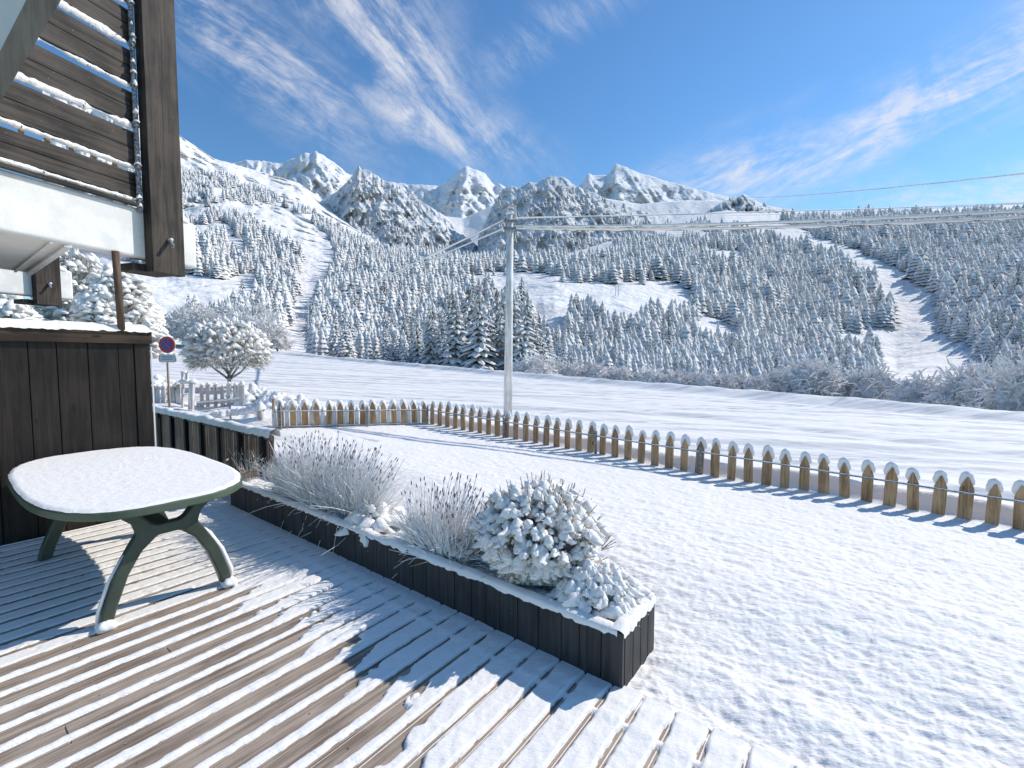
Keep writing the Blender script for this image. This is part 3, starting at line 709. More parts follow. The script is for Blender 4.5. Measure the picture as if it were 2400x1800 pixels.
# ------------------------------------------------------------------ plants
def clumps(parent,name,cents,rng,sub=2,mat=None,ups=.8):
    V0,F0=ico(sub); Vs=[];Fs=[];n=0
    for cc in cents:
        c,rx,rz=cc[:3]; dr=cc[3] if len(cc)>3 else None
        s=int(rng.integers(1000)); a=rng.random()*6.28; ca,sa=math.cos(a),math.sin(a)
        k=1+.75*fbm(V0[:,0]*2.2+s,V0[:,1]*2.2+V0[:,2]*1.7,2,s)[:,None]+(.30*fbm(V0[:,0]*7+s,V0[:,1]*7+V0[:,2]*5,2,s+9)[:,None] if sub>2 else 0)
        Q=V0*k; e=rng.uniform(.75,1.7); Q=np.stack([(Q[:,0]*e*ca-Q[:,1]*sa)*rx,(Q[:,0]*e*sa+Q[:,1]*ca)*rx,np.where(Q[:,2]>0,Q[:,2]*rz,Q[:,2]*rz*.55)],-1)
        if dr is not None:
            dv=np.array(dr); Q=Q+np.outer(Q@dv,dv)*.9
        # droop with radius
        rr=np.minimum(np.hypot(Q[:,0],Q[:,1])/rx,1.5); Q[:,2]-=rr**2*rz*.6
        Vs.append(Q+np.array(c)); Fs.append(F0+n); n+=len(V0)
    return mesh_obj(name,np.concatenate(Vs),np.concatenate(Fs),mat or M['snow_smooth'],parent,True)
def blades(m,o,d,L,w,rng,curve=.3,seg=3):
    """thin 3-sided blade"""
    d=d.normalized(); s=Vector(rng.normal(0,1,3)); s=(s-d*s.dot(d)).normalized(); pts=[]
    for k in range(seg+1):
        q=k/seg; pts.append(o+d*L*q+s*curve*L*q*q)
    m.tube(pts,[w*(1-.8*k/seg) for k in range(seg+1)],3,cap=False)
def pine_shrub(root,R,Hh,n,cr,rng,lo=.0,tw=True,needle_n=9,tips=26,name='snow_clump',limb=False,mat=None,core=True,dirs=True,cs=.8,rb=1.0):
    cents=[]; nd=MB(); tw_=MB()
    for i in range(n):
        a=2.399963*i+rng.normal(0,.15); f=(i+.5)/n; el=math.asin(lo+(1-lo)*(1-f)**1.0); rr=rng.uniform(.88,1.06); q_=rb+(1-rb)*min(1,max(0,math.sin(el))/.45)
        c=Vector((math.cos(a)*math.cos(el)*R*rr*q_,math.sin(a)*math.cos(el)*R*rr*q_,math.sin(el)*Hh*rr+(0 if lo>=0 else -lo*Hh)))
        rx=cr*(.6+1.0*rng.random()**1.5); cents.append((tuple(c),rx,rx*rng.uniform(.6,.9)))
        out=Vector((math.cos(a)*math.cos(el),math.sin(a)*math.cos(el),math.sin(el)*.7))
        if dirs: cents[-1]=cents[-1]+(tuple((out+Vector(rng.normal(0,.25,3))).normalized()),)
        for k in range(needle_n):
            dd=(out*.8+Vector(rng.normal(0,.6,3))-Vector((0,0,.25)))
            blades(nd,c-Vector((0,0,rx*.35)),dd,rx*rng.uniform(1.4,2.6),cr*.07,rng,.15,2)
        if tw and rng.random()<.8:
            b=Vector((0,0,.05*Hh)); mid=c*.55-Vector((0,0,.06*Hh)); tw_.tube([b,mid,c],[cr*.18,cr*.14,cr*.08],5,cap=False)
    if not tw: tips=0
    for i in range(tips):
        a=rng.random()*6.28; el=math.asin(rng.uniform(.15,1)); o_=Vector((math.cos(a)*math.cos(el)*R,math.sin(a)*math.cos(el)*R,math.sin(el)*Hh))*.95
        dd=(o_.normalized()+Vector((0,0,.55))+Vector(rng.normal(0,.22,3))).normalized(); L=(cr*rng.uniform(1.6,4.2) if cr>.03 else rng.uniform(.05,.13))
        tw_.tube([o_,o_+dd*L*.5,o_+dd*L+Vector(rng.normal(0,.1*cr,3))],[cr*.15,cr*.13,cr*.10],4)
        for k in range(7): blades(tw_,o_+dd*L*rng.uniform(.5,1),dd+Vector(rng.normal(0,.45,3)),cr*rng.uniform(.5,.9),cr*.05,rng,.1,2)
    tag(clumps(root,'snow_load',cents,rng,sub=3 if cr<.04 else 2,mat=mat),kind='stuff')
    nd.build('needles',M['needle'],root,world=False); (tw_.build('branches',M['twig'],root,world=False) if tw_.v else None)
    if core:
        V0,F0=ico(3); Q=V0*(1+.35*fbm(V0[:,0]*3,V0[:,1]*3+V0[:,2]*2,3,3)[:,None])*np.array([R*cs,R*cs,Hh*cs]); Q[:,2]=np.where(Q[:,2]<0,Q[:,2]*.15,Q[:,2]); 
        if lo<0: Q[:,2]-=lo*Hh
        mesh_obj('inner_foliage',Q,F0,M['needle'],root,True)
rng=np.random.default_rng(5)
def on_planter(px,z=.2,b=None):
    b=b or B0P+WP*.5; best=min((abs((lambda q:1200+q.x*F/(q.y*CT+(H-z)*ST))(AB(a/200,b))-px),a/200) for a in range(150,1150)); return AB(best[1],b,z)
o=empty('pine_shrub',on_planter(1262,.29,B0P+.36))
tag(o,'domed dwarf pine loaded with snow pillows, the biggest dark-bottomed shrub in the planter','shrub'); pine_shrub(o,.43,.49,900,.0205,rng,lo=.0,tips=170,needle_n=6,cs=.70,rb=.50)
m=MB()
for i in range(420):
    a=rng.random()*6.28; rr=rng.uniform(.1,.30); blades(m,Vector((math.cos(a)*rr*.5,math.sin(a)*rr*.5,-.09)),Vector((math.cos(a),math.sin(a),rng.uniform(.1,1.2))),rng.uniform(.08,.22),.0035,rng,.5,3)
m.build('lower_needles',M['needle'],o,world=False)
# dark hollow lower front of pine: extra needles
o=empty('cushion_shrub',on_planter(1402,.235,B0P+.275)); tag(o,'low cushion shrub under round snow pillows at the near end of the planter','shrub'); pine_shrub(o,.21,.19,300,.021,rng,lo=.0,tips=6,needle_n=9)
o=empty('low_shrub',on_planter(885,.22,B0P+.25)); tag(o,'low shrub flattened under white snow between the two lavender bushes','shrub'); pine_shrub(o,.24,.12,60,.040,rng,lo=.0,tips=4,needle_n=5,tw=False)
def lavender(root,ax,R,Hh,ns,nb,rng,buds=True,wide=1.0,low=.45):
    st=MB(); bd=MB(); bl=MB(); fr=MB()
    for i in range(ns):
        a=rng.random()*6.28; rr=math.sqrt(rng.random()); o_=(ax*math.cos(a)*R*.75*wide+ax.cross(UP)*math.sin(a)*.10)*rr
        lean=(ax*math.cos(a)*wide*.8+ax.cross(UP)*math.sin(a)*.55)*rr*rng.uniform(.3,.75)+Vector((.12,0,0))
        L=Hh*rng.uniform(.6,1.05)*(1-.25*rr); d=(UP+lean); pts=[]
        c=Vector(rng.normal(0,.06,3))
        for k in range(6):
            q=k/5; pts.append(o_+d*L*q+c*q*(1-q)*L*2+Vector((lean.x,lean.y,0))*L*.15*q*q+Vector(rng.normal(0,.003,3)))
        st.tube(pts,[.0045,.0042,.0038,.0034,.0028,.002],4,cap=False)
        if rng.random()<.85:
            p=pts[-1]; dr=(pts[-1]-pts[-2]).normalized()
            bd.tube([p-dr*.012,p-dr*.004,p+dr*.010,p+dr*.022],[.0015,.0046,.0042,.001],5)
            if rng.random()<.6:
                p=pts[-2]; bd.tube([p-dr*.006,p+dr*.002,p+dr*.010],[.0012,.0036,.001],5)
        for q in range(2):
            if rng.random()<.6:
                k=int(rng.integers(2,5)); blades(st,pts[k],(UP+lean+Vector(rng.normal(0,.5,3))),L*.22,.0018,rng,.2,2)
    for i in range(nb):
        a=rng.random()*6.28; rr=math.sqrt(rng.random()); o_=(ax*math.cos(a)*R*.8*wide+ax.cross(UP)*math.sin(a)*.14)*rr+UP*rng.uniform(0,.08)
        d=(ax*math.cos(a)*wide+ax.cross(UP)*math.sin(a)*.45)*rng.uniform(.2,1.2)+UP*rng.uniform(.25,1.3)+Vector(rng.normal(0,.3,3))
        if d.dot(D2)<-.25: d=d-D2*(d.dot(D2)+.25)*1.0
        blades(bl if i%11 else fr,o_,d,Hh*low*rng.uniform(.35,1.0),.0055,rng,rng.uniform(-.4,.8),4)
    tag(st.build('stems',M['lav'],root,world=False),kind='stuff'); tag(bd.build('seed_heads',M['bud'],root,world=False),kind='stuff')
    bl.build('leaves',M['blade'],root,world=False); fr.build('dry_leaves',M['straw'],root,world=False)
o=empty('lavender_bush',on_planter(765,.2,B0P+.24)); tag(o,'large frosted lavender bush at the far end of the planter','lavender','lavender bushes in the planter'); lavender(o,D1,.92,.72,360,3200,rng,wide=1.0,low=.62)
cents=[((float(D1.x*u_+rng.normal(0,.05)),float(D1.y*u_+rng.normal(0,.05)),float(rng.uniform(.03,.22))),float(rng.uniform(.022,.045)),.026) for u_ in rng.uniform(-.8,.8,150)]
clumps(o,'snow_load',cents,rng)
o=empty('lavender_bush',on_planter(1045,.2)); tag(o,'smaller frosted lavender bush beside the domed pine in the planter','lavender','lavender bushes in the planter'); lavender(o,D1,.36,.60,130,1200,rng,low=.55)
cents=[((float(D1.x*u_+rng.normal(0,.05)),float(D1.y*u_+rng.normal(0,.05)),float(rng.uniform(.02,.16))),float(rng.uniform(.018,.034)),.022) for u_ in rng.uniform(-.22,.22,30)]
clumps(o,'snow_load',cents,rng)
o=empty('dry_weed',on_planter(590,.2)); tag(o,'sparse straw-coloured dry weed with yellow leaves at the far end of the planter','weed')
m=MB(); m2=MB()
for i in range(60):
    d=Vector(rng.normal(0,.45,3))+UP*.9; L=rng.uniform(.15,.42); b0=Vector(rng.normal(0,.05,3)); b0.z=0; blades(m,b0,d,L,.003,rng,.3,4)
    if i%3==0:
        q=b0+d.normalized()*L*.9; m2.tube([q,q+Vector(rng.normal(0,.01,3)),q+Vector(rng.normal(0,.02,3))+UP*.01],[.002,.008,.002],4)
m.build('stems',M['blade'],o,world=False); m2.build('leaves',M['straw'],o,world=False)
# ------------------------------------------------------------------ table
TA,TB=4.50,.93; LA,LB=1.20,.585
tb=empty('garden_table',AB(TA,TB,0)); tag(tb,'green plastic garden table with rounded corners and a flat layer of snow on top','table')
def outline(la,lb,n=96,e=3.0):
    pts=[]
    for i in range(n):
        q=2*math.pi*i/n; c,s=math.cos(q),math.sin(q); pts.append((math.copysign(abs(c)**(2/e),c)*la,math.copysign(abs(s)**(2/e),s)*lb))
    return pts
def lathe_slab(levels,name,mat,parent,n=96,e=3.0,noise=0,bot=True,top_noise=0):
    V=[];Fc=[]
    for (la,lb,z) in levels:
        for (p,q) in outline(la,lb,n,e):
            dz=0
            V.append(AB(TA+p,TB+q,z))
    for k in range(len(levels)-1):
        for i in range(n): j=(i+1)%n; Fc.append((k*n+i,k*n+j,(k+1)*n+j,(k+1)*n+i))
    if bot: Fc.append(tuple(range(n))[::-1])
    Fc.append(tuple(range((len(levels)-1)*n,len(levels)*n)))
    return mesh_obj(name,[tuple(v) for v in V],Fc,mat,parent,False,parent_loc(parent))
TZ=.72
top=lathe_slab([(LA-.06,LB-.06,TZ-.012),(LA-.016,LB-.016,TZ-.014),(LA-.014,LB-.014,TZ-.045),(LA-.002,LB-.002,TZ-.047),(LA,LB,TZ-.04),(LA,LB,TZ-.006),(LA-.006,LB-.006,TZ)],'tabletop',M['green'],tb)
# snow on the table
n=160;nr=60; V=[]
for i in range(nr):
    f=i/(nr-1)
    for (p,q) in outline(LA-.008,LB-.008,n): V.append((p*f,q*f,f))
V=np.array(V); f=V[:,2]
zz=TZ+.0015+.011*(1-sst(f,.965,1.0))+fbm(V[:,0]*14,V[:,1]*14,3,121)*.004*(1-sst(f,.95,1))+fbm(V[:,0]*45,V[:,1]*45,2,122)*.004*(1-sst(f,.96,1))
jit=1+fbm(V[:,0]*22,V[:,1]*22,2,123)*.02*sst(f,.94,.99)
X=TA+V[:,0]*jit; Yb=TB+V[:,1]*jit
W3=np.stack([D1.x*X+D2.x*Yb,D1.y*X+D2.y*Yb,zz],-1)
idx=np.arange(nr*n).reshape(nr,n); nx=np.roll(idx,-1,1)
Fc=np.stack([idx[:-1],nx[:-1],nx[1:],idx[1:]],-1).reshape(-1,4)
mesh_obj('snow_layer',W3,Fc,M['snow'],tb,True,parent_loc(tb))
def leg_profile():
    # K-shaped half (b,z), mirrored about centre later; centre of frame at b=0
    pts=[(-0.365, 0.012), (-0.3, 0.012), (-0.275, 0.1), (-0.215, 0.25), (-0.145, 0.375), (-0.06, 0.435), (0.06, 0.435), (0.145, 0.375), (0.215, 0.25), (0.275, 0.1), (0.3, 0.012), (0.365, 0.012), (0.345, 0.1), (0.285, 0.27), (0.205, 0.42), (0.165, 0.485), (0.185, 0.55), (0.24, 0.63), (0.32, 0.685), (0.215, 0.685), (0.145, 0.6), (0.09, 0.52), (0.06, 0.505), (-0.06, 0.505), (-0.09, 0.52), (-0.145, 0.6), (-0.215, 0.685), (-0.32, 0.685), (-0.24, 0.63), (-0.185, 0.55), (-0.165, 0.485), (-0.205, 0.42), (-0.285, 0.27), (-0.345, 0.1)]
    return [(x*.98,z if z<.05 or z>.6 else z+.035*min(1,(z-.05)/.3)*(1.25 if abs(x)<.14 or z<.36 else .8)) for x,z in pts]
for ai,bs in ((3.52,1.0),(5.06,1.22)):
    m=MB(); m.prism([(x*bs,z) for x,z in leg_profile()],AB(ai,.93,0),D2,UP,D1,.075); lf=m.build('leg_frame',M['green_d'],tb,bevel=.012,seg=3)
    pass
    s=1 if ai<4 else -1
    # snow streak on outer faces of the splayed feet
    for sd in (-1,1):
        pts=[(.352,.10),(.30,.26),(.225,.40),(.180,.46)] if sd>0 else [(.352,.10),(.30,.26),(.225,.40)]
        mm=MB(); mm.tube([AB(ai-.01,.93+sd*(p[0]+.003),p[1]+.004) for p in ([(.362,.03)]+pts)],[.006]+[.016 if sd>0 else .010]*(len(pts)-1)+[.005],8)
        mm.build('snow_streak',M['snow'],tb,smooth=True)
        c=AB(ai,.93+sd*.33,.03); V0,F0=ico(3)
        Q=V0*np.array([.055,.050,.034])*(1+.5*fbm(V0[:,0]*2,V0[:,1]*2,2,int(ai*10))[:,None])+np.array(c[:])+np.array([.03,-.02,-.012])
        if sd<0 and ai<4 or sd>0 and ai<4: mesh_obj('snow_heap',Q,F0,M['snow'],tb,True,parent_loc(tb))
m=MB(); m.box(AB(4.30,.93,.49),D1,D2,UP,.76,.045,.028); m.box(AB(4.30,.93,.66),D1,D2,UP,.85,.03,.022); m.build('stretcher',M['green_d'],tb,bevel=.006)
# ------------------------------------------------------------------ chalet
ch=empty('chalet',AB(5.9,.3,0)); tag(ch,'dark timber chalet corner with snow-striped slatted balcony over white concrete and a plank side wall','chalet')
WA=5.76
m=MB(); r=random.Random(3); b=-2.4
WBE=1.44
wid=[]
while b<WBE-.3: w=r.uniform(.17,.23); wid.append((b,w)); b+=w
for (b0,w) in wid: m.box(AB(WA+.012+r.uniform(-.003,.003),b0+w/2,.90),D2,D1,UP,w/2-.003,.012,.93)
for w in (.10,.07,.06): pass
rem=WBE-b
m.box(AB(WA+.012,b+rem*.25-.003,.90),D2,D1,UP,rem*.25-.003,.012,.93); m.box(AB(WA+.006,b+rem*.75,.90),D2,D1,UP,rem*.25,.014,.93)
sw=m.build('side_wall',M['dark_v'],ch,bevel=.002,seg=1)
m=MB(); m.box(AB(WA+.5,(WBE-.02-2.43)/2,.88),D2,D1,UP,(WBE-.02+2.43)/2,.47,.92); m.build('wall_core',M['grille'],ch)
m=MB(); m.box(AB(WA-.005,(WBE-2.40)/2,1.80),D2,D1,UP,(WBE+2.40)/2,.028,.062); m.box(AB(WA+.45,WBE+.004,1.80),D1,D2,UP,.48,.012,.06); m.box(AB(WA-.036,WBE-.38,1.845),D2,D1,UP,.36,.006,.012)
M['dark_h']=wood_mat('dark_cap_board',(.028,.018,.012),(.085,.054,.037),ang=A2,scale=.5,frost=.04)
m.build('cap_board',M['dark_h'],ch,bevel=.003,seg=1)
# snow on the cap / lean-to
bb,aa=np.meshgrid(np.linspace(-2.45,WBE+.03,320),np.linspace(0,1,46),indexing='ij')
prof=np.minimum(1,np.sin(np.clip(aa,0,.12)/.12*math.pi/2)**.6)
A_=WA-.05-.012*fbm(bb*9,aa*0,2,131)+aa*1.0
endf=sst(WBE+.03-bb,0,.05)**.5
zz=1.865-.01*(1-prof)+(.07+.045*fbm(bb*3.5,aa*5,3,132)+.03*fbm(bb*14,aa*14,2,133))*prof*endf-.02*fbm(bb*25,aa*2,2,134)*(1-prof)
sheet('snow_cap',np.stack([D1.x*A_+D2.x*bb,D1.y*A_+D2.y*bb,zz],-1),M['snow'],ch,off=parent_loc(ch))
# vent grille at foot of the wall
# white trim line at wall end
m=MB(); m.box(AB(WA-.004,WBE+.012,.85),D2,D1,UP,.006,.006,.86); m.build('corner_trim',M['render'],ch)
# support post
pp=P(283,735,4.46); q=P(271,598,4.44)
m=MB(); m.tube([(pp.x,pp.y,1.86),(q.x,q.y,2.62)],.030,14); m.build('support_post',wood_mat('post_wood',(.07,.045,.03),(.16,.10,.07),vert=True,frost=.05),ch,smooth=True)
# balcony
BD=Vector((.309,.951,0)).normalized(); BN=Vector((.951,-.309,0)).normalized()
B0=Vector((-3.83,4.40,0))
def BP(t,z,n=0.0): return B0+BD*t+BN*n+UP*z
def balcony(parent,base,scale=1.0,short=False,tmin=-1.6):
    def Q(t,z,n=0.): return base+BD*t+BN*n+UP*z
    fz0,fz1=2.60,3.10
    fm=MB(); fm.box(Q((tmin+.87)/2,(fz0+fz1)/2,-.07),BD,BN,UP,(.87-tmin)/2,.075,(fz1-fz0)/2); fo=fm.build('fascia',M['render'],parent,bevel=.035,seg=4)
    bm=MB(); bm.box(Q(.475,4.3,.06),BD,BN,UP,.165,.055,1.83 if not short else .9)
    if short: bm=MB(); bm.box(Q(.475,2.95,.06),BD,BN,UP,.165,.055,.48)
    bm.build('corner_beam',M['beam'],parent,bevel=.004,seg=1)
    bb_=MB(); bb_.box(Q(.40,2.51,-.13),BD,BN,UP,.20,.13,.035); bb_.build('beam_end',M['beam'],parent)
    pg=MB(); c=Q(.50,2.80,.11); pg.tube([c-BD*.02+BN*.01+UP*.02, c+BN*.10-UP*.06-BD*.05],[.020,.018],12); pg.build('peg',M['iron'],parent,smooth=False)
    V0,F0=ico(2); mesh_obj('peg_snow',V0*.018+np.array((c+UP*.03+BN*.01)[:]),F0,M['snow'],parent,True,parent_loc(parent))
    # snow pillow on fascia end
    V0,F0=ico(3); Vq=np.array([tuple(Q(.73,3.10,-.065)+BD*(v[0]*.095)+BN*(v[1]*.085)+UP*(max(v[2],-.3)*.07)) for v in V0*(1+.15*fbm(V0[:,0]*2,V0[:,1]*2,2,3)[:,None])])
    mesh_obj('snow_pillow',Vq,F0,M['snow'],parent,True,parent_loc(parent))
balcony(ch,B0)
# soffit slab
m=MB(); za=2.605; q0=G(178,586,za); q1=G(62,638,za)
p_=[BP(-2.2,za,-.02),BP(-.33,za,-.02),Vector((q1.x,q1.y,za)),Vector((q1.x,q1.y,za))+(BP(-2.2,za)-BP(-.33,za))*1.3]
V=[v for v in p_]+[v+UP*.16 for v in p_]
m.add(V,[(0,1,2,3)[::-1],(4,5,6,7),(0,1,5,4),(1,2,6,5),(2,3,7,6),(3,0,4,7)]); m.build('soffit_slab',M['soffit'],ch)
m=MB(); m.bar(p_[1]-UP*.008+BD*.02,p_[2]-UP*.008+BD*.02,.05,.04); m.bar(p_[1]-UP*.012+BD*-.10,p_[2]-UP*.012+BD*-.10,.02,.016); m.build('drip_edge',M['render'],ch)
# slats, snow ledges, downpipe
zs=[3.14,3.46,3.86,4.24,4.64,5.02,5.4,5.8]
for k in range(len(zs)-1):
    z0,z1=zs[k],zs[k+1]; m=MB(); r=random.Random(k)
    hgt=(z1-z0)-.075
    zc=z0+.05+hgt/2
    m.box(BP(-.70,zc+hgt*.25,-.022),BD,BN,UP,.995,.018,hgt*.25-.002); m.box(BP(-.70,zc-hgt*.25,-.018),BD,BN,UP,.995,.018,hgt*.25-.002)
    m.build('slat',M['slat'],ch,bevel=.004,seg=1)
    if k==1:
        for j in range(9):
            m=MB(); m.box(BP(-1.25+j*.17,z0+.02,-.05),BD,BN,UP,.014,.012,.05); m.build('spacer_block',M['picket'],ch)
ledm=snow_mat('ledge_snow',scales=((50,.006),(12,.015)),dirt=(26,.60,.66,(.10,.07,.05)))
for k,z in enumerate(zs[:-1]):
    n=150;V=[]
    w=.024 if k in (0,1) else .036
    for i in range(n):
        t=-1.7+2.0*i/(n-1); nz=float(fbm(np.array([t*9.]),np.array([k*3.]),4,140+k)[0]); n2=float(fbm(np.array([t*28.]),np.array([k*3.]),3,150+k)[0])
        gone=0 if k<2 else max(0,float(fbm(np.array([t*3.]),np.array([k*5.]),2,160+k)[0])-.12)*4
        hh_=max(.004,w*(1+.5*nz+.7*n2)*(1-gone)); taper=float(sst(np.array(.30-t),0,.12)); hh_*=taper**.6
        zc=z+.022
        for j in range(8):
            q=math.pi*2*j/8; V.append(BP(t,zc+math.sin(q)*hh_,.004+math.cos(q)*.020*(1-.5*gone)*taper+.008*n2))
    V=np.array([tuple(v) for v in V]).reshape(n,8,3); V=np.concatenate([V,V[:,:1]],1)
    sheet('snow_ledge',V,ledm,ch,off=parent_loc(ch))
m=MB(); m.tube([BP(.265,3.05,.03),BP(.265,6.2,.03)],.022,10)
for z in (3.15,3.5,3.9,4.28,4.66,5.05): m.tube([BP(.265,z-.02,.03),BP(.265,z+.02,.03)],.030,10)
m.build('downpipe',M['iron'],ch,smooth=False)
cents=[(tuple(BP(.262+random.uniform(-.01,.01),z_,.05)),random.uniform(.014,.028),random.uniform(.014,.03)) for z_ in [3.12,3.2,3.52,3.6,3.93,4.02,4.3,4.4,4.5,4.7,4.75,4.85,5.06]]
for c,a_,b_ in cents: clumps(ch,'pipe_snow',[((c[0]-ch.location.x,c[1]-ch.location.y,c[2]),a_,b_)],rng)
m=MB(); m.bar(BP(-1.75,3.115,.03),BP(.26,3.115,.03),.05,.03); m.build('bottom_rail',M['slat'],ch)
# diagonal brace and eave
dB=2.9
m=MB(); a_,b_,c_,d_=P(150,-40,dB),P(60,-40,dB),P(-70,262,dB),P(-52,365,dB)
a_,b_,c_,d_=P(160,-28,dB),P(80,-28,dB),P(-60,246,dB),P(-60,340,dB)
off=Vector((-.10,.06,0))
V=[a_,b_,c_,d_]+[v+off for v in (a_,b_,c_,d_)]
m.add(V,[(0,1,2,3)[::-1],(4,5,6,7),(0,1,5,4),(1,2,6,5),(2,3,7,6),(3,0,4,7)])
M['brace']=wood_mat('brace_wood',(.26,.18,.12),(.42,.31,.22),vert=True,ang=.3,scale=.4,frost=.02)
m.build('brace',M['brace'],ch)
m=MB(); V=[P(95,-60,dB+.2),P(-200,-60,dB+.2),P(-200,330,dB+.2),P(-40,250,dB+.2)]; V=V+[v+Vector((0,.05,0)) for v in V]
m.add(V,[(0,1,2,3)[::-1],(4,5,6,7),(0,1,5,4),(1,2,6,5),(2,3,7,6),(3,0,4,7)]); m.build('eave_panel',M['soffit'],ch)
# second balcony, further along the facade
e1=P(75,690,7.5); B2=Vector((e1.x,e1.y,0))-BD*.31
balcony(ch,B2,short=True,tmin=-1.7)
# ------------------------------------------------------------------ dark low fence beyond the planter
ra_=P(655,1045,4.75); A_L,A_R=9.8,5.25
bF=B0P+WP-.02
df=empty('slatted_railing',AB((A_L+A_R)/2,bF,0)); tag(df,'low dark slatted railing under a thick snow roll, between chalet wall and planter','railing')
topz=.72
m=MB(); a=A_R; r=random.Random(8); k=0
while a<A_L:
    w=.066+r.uniform(-.012,.012); m.box(AB(a+w/2,bF+r.uniform(-.004,.004),topz/2-.05),D1,D2,UP,w/2-.010,.009,topz/2); a+=w
m.build('slats',M['rail_wood'],df,bevel=.001,seg=1)
for a in np.arange(A_R+.2,A_L,.62):
    m=MB(); m.box(AB(a,bF-.03,.30),D1,D2,UP,.032,.025,.39); m.build('post',M['grille'],df)
m=MB(); m.box(AB((A_L+A_R)/2,bF-.012,topz-.03),D1,D2,UP,(A_L-A_R)/2,.02,.028); m.build('top_rail',M['rail_wood'],df)
rim_section(lambda s:(AB(A_R-.05+(A_L-A_R+.1)*s,bF-.005,topz-.005),-D2),260,.13,.075,61,'snow_cap',df,skirt=.01)
m=MB(); m.box(AB(A_R-.02,bF-.30,.33),D2,D1,UP,.10,.03,.03); m.build('rail_end',M['rail_wood'],df)
# ------------------------------------------------------------------ picket fence
pf=empty('picket_fence',(1.5,6.2,0)); tag(pf,'low brown picket fence with pointed snow-capped boards bending around the snowy lawn','fence')
mp=[];
def picket_mesh(w,h,th=.018,d=.10):
    m=MB(); hw=w/2
    poly=[(-hw,-.12),(hw,-.12),(hw,h-.135),(hw*1.0,h-.13),(hw*.99,h-.115),(hw*.12,h-.004),(-hw*.12,h-.004),(-hw*.99,h-.115),(-hw,h-.13),(-hw,h-.135)]
    m.prism(poly,(0,0,0),Vector((1,0,0)),UP,Vector((0,1,0)),th); return m
PM=[picket_mesh(.100+.006*(k-1),.425+.008*k) for k in range(3)]
PMe=[]
for m in PM:
    me=bpy.data.meshes.new('picket'); me.from_pydata([tuple(v) for v in m.v],[],m.f); me.materials.append(M['picket']); PMe.append(me)
PMw=[]
for me in PMe:
    q=me.copy(); q.materials.clear(); q.materials.append(M['white_pk']); PMw.append(q)
CM=[]
for k in range(4):
    V0,F0=ico(3); n=fbm(V0[:,0]*1.8+k*7,V0[:,2]*1.8+V0[:,1],2,170+k)[:,None]; Q=V0*(1+.16*n)
    xx=Q[:,0]*.067; yy=Q[:,1]*.040; z_=Q[:,2]
    zz=np.where(z_>0,z_*.070,z_*.095)-np.abs(xx)/.067*.030*(z_<.4)
    Q=np.stack([xx*(1-.28*np.clip(z_,0,1)),yy*.9+.044,zz+.004],-1)
    me=bpy.data.meshes.new('snow_cap'); me.from_pydata(Q.tolist(),[],F0.tolist()); me.polygons.foreach_set('use_smooth',np.ones(len(me.polygons),bool)); me.materials.append(M['snow_smooth']); CM.append(me)
def fence_run(A,B,n,za,zb,rails,startpost=True,zof=None):
    d=(B-A); L=d.length; d=d/L; ang=math.atan2(d.y,d.x)
    for i in range(n):
        s=(i+.5)/n; p=A.lerp(B,s); gz=float(lawn_z(p.x,p.y)) if zof is None else zof(s)
        o=bpy.data.objects.new('picket',PMe[i%3]); COL.objects.link(o); o.parent=pf; o.location=(p.x-pf.location.x,p.y-pf.location.y,gz+random.uniform(-.008,.008)); o.rotation_euler=(random.uniform(-.03,.03),random.uniform(-.035,.035),ang+random.uniform(-.06,.06))
        c=bpy.data.objects.new('snow_cap',CM[random.randrange(4)]); COL.objects.link(c); c.parent=o; c.location=(0,0,.405+.008*(i%3)); sc=random.uniform(.88,1.08); fl=-1 if -d.x*.0+d.x*0+(d.x)<0 else 1; c.scale=(sc,fl,sc*random.uniform(.9,1.1)); 
    nrm=Vector((d.y,-d.x,0)); 
    if nrm.y>0: nrm=-nrm
    for rz in rails:
        m=MB(); ms=MB(); N=40
        pts=[]
        for k in range(N+1):
            p=A.lerp(B,k/N); gz=float(lawn_z(p.x,p.y)); pts.append(p+nrm*.018+UP*(gz+rz))
        m.tube(pts,.0085,6); m.build('rail',M['iron'],pf)
        ms.tube([q+UP*.008 for q in pts],[.0075*(.6+.8*random.random()) for _ in pts],6); ms.build('rail_snow',M['snow'],pf,smooth=True)
def fpost(p,h=.36,w=.035):
    gz=float(lawn_z(p.x,p.y)); m=MB(); m.box(p+UP*(gz+h/2-.04),Vector((1,0,0)),Vector((0,1,0)),UP,w/2,w/2,h/2+.04); m.build('post',M['iron'],pf,bevel=.003,seg=1)
fence_run(FC,FR+(FR-FC)*.05,42,0,0,[.285])
fence_run(FC,FL,14,0,0,[.285,.03])
for i in range(14):
    p=FC.lerp(FL,(i+1.0)/14)+Vector((-.42,.9,0))*.035; gz=float(lawn_z(p.x,p.y))
    o=bpy.data.objects.new('back_picket',PMw[i%3]); COL.objects.link(o); o.parent=pf; o.location=(p.x-pf.location.x,p.y-pf.location.y,gz-.055); o.rotation_euler=(0,random.uniform(-.02,.02),math.atan2((FL-FC).y,(FL-FC).x)); o.scale=(.72,1,1); o['label']='white snow-plastered picket behind the brown ones'
nrmR=Vector((-.57,-.82,0))
for s in (0.0,.232,.45,.64): fpost(FC.lerp(FR,s)+nrmR*.03)
fpost(FC.lerp(FL,.46)+Vector((.1,-.05,0))); fpost(FL+Vector((.12,-.04,0)),h=.46)
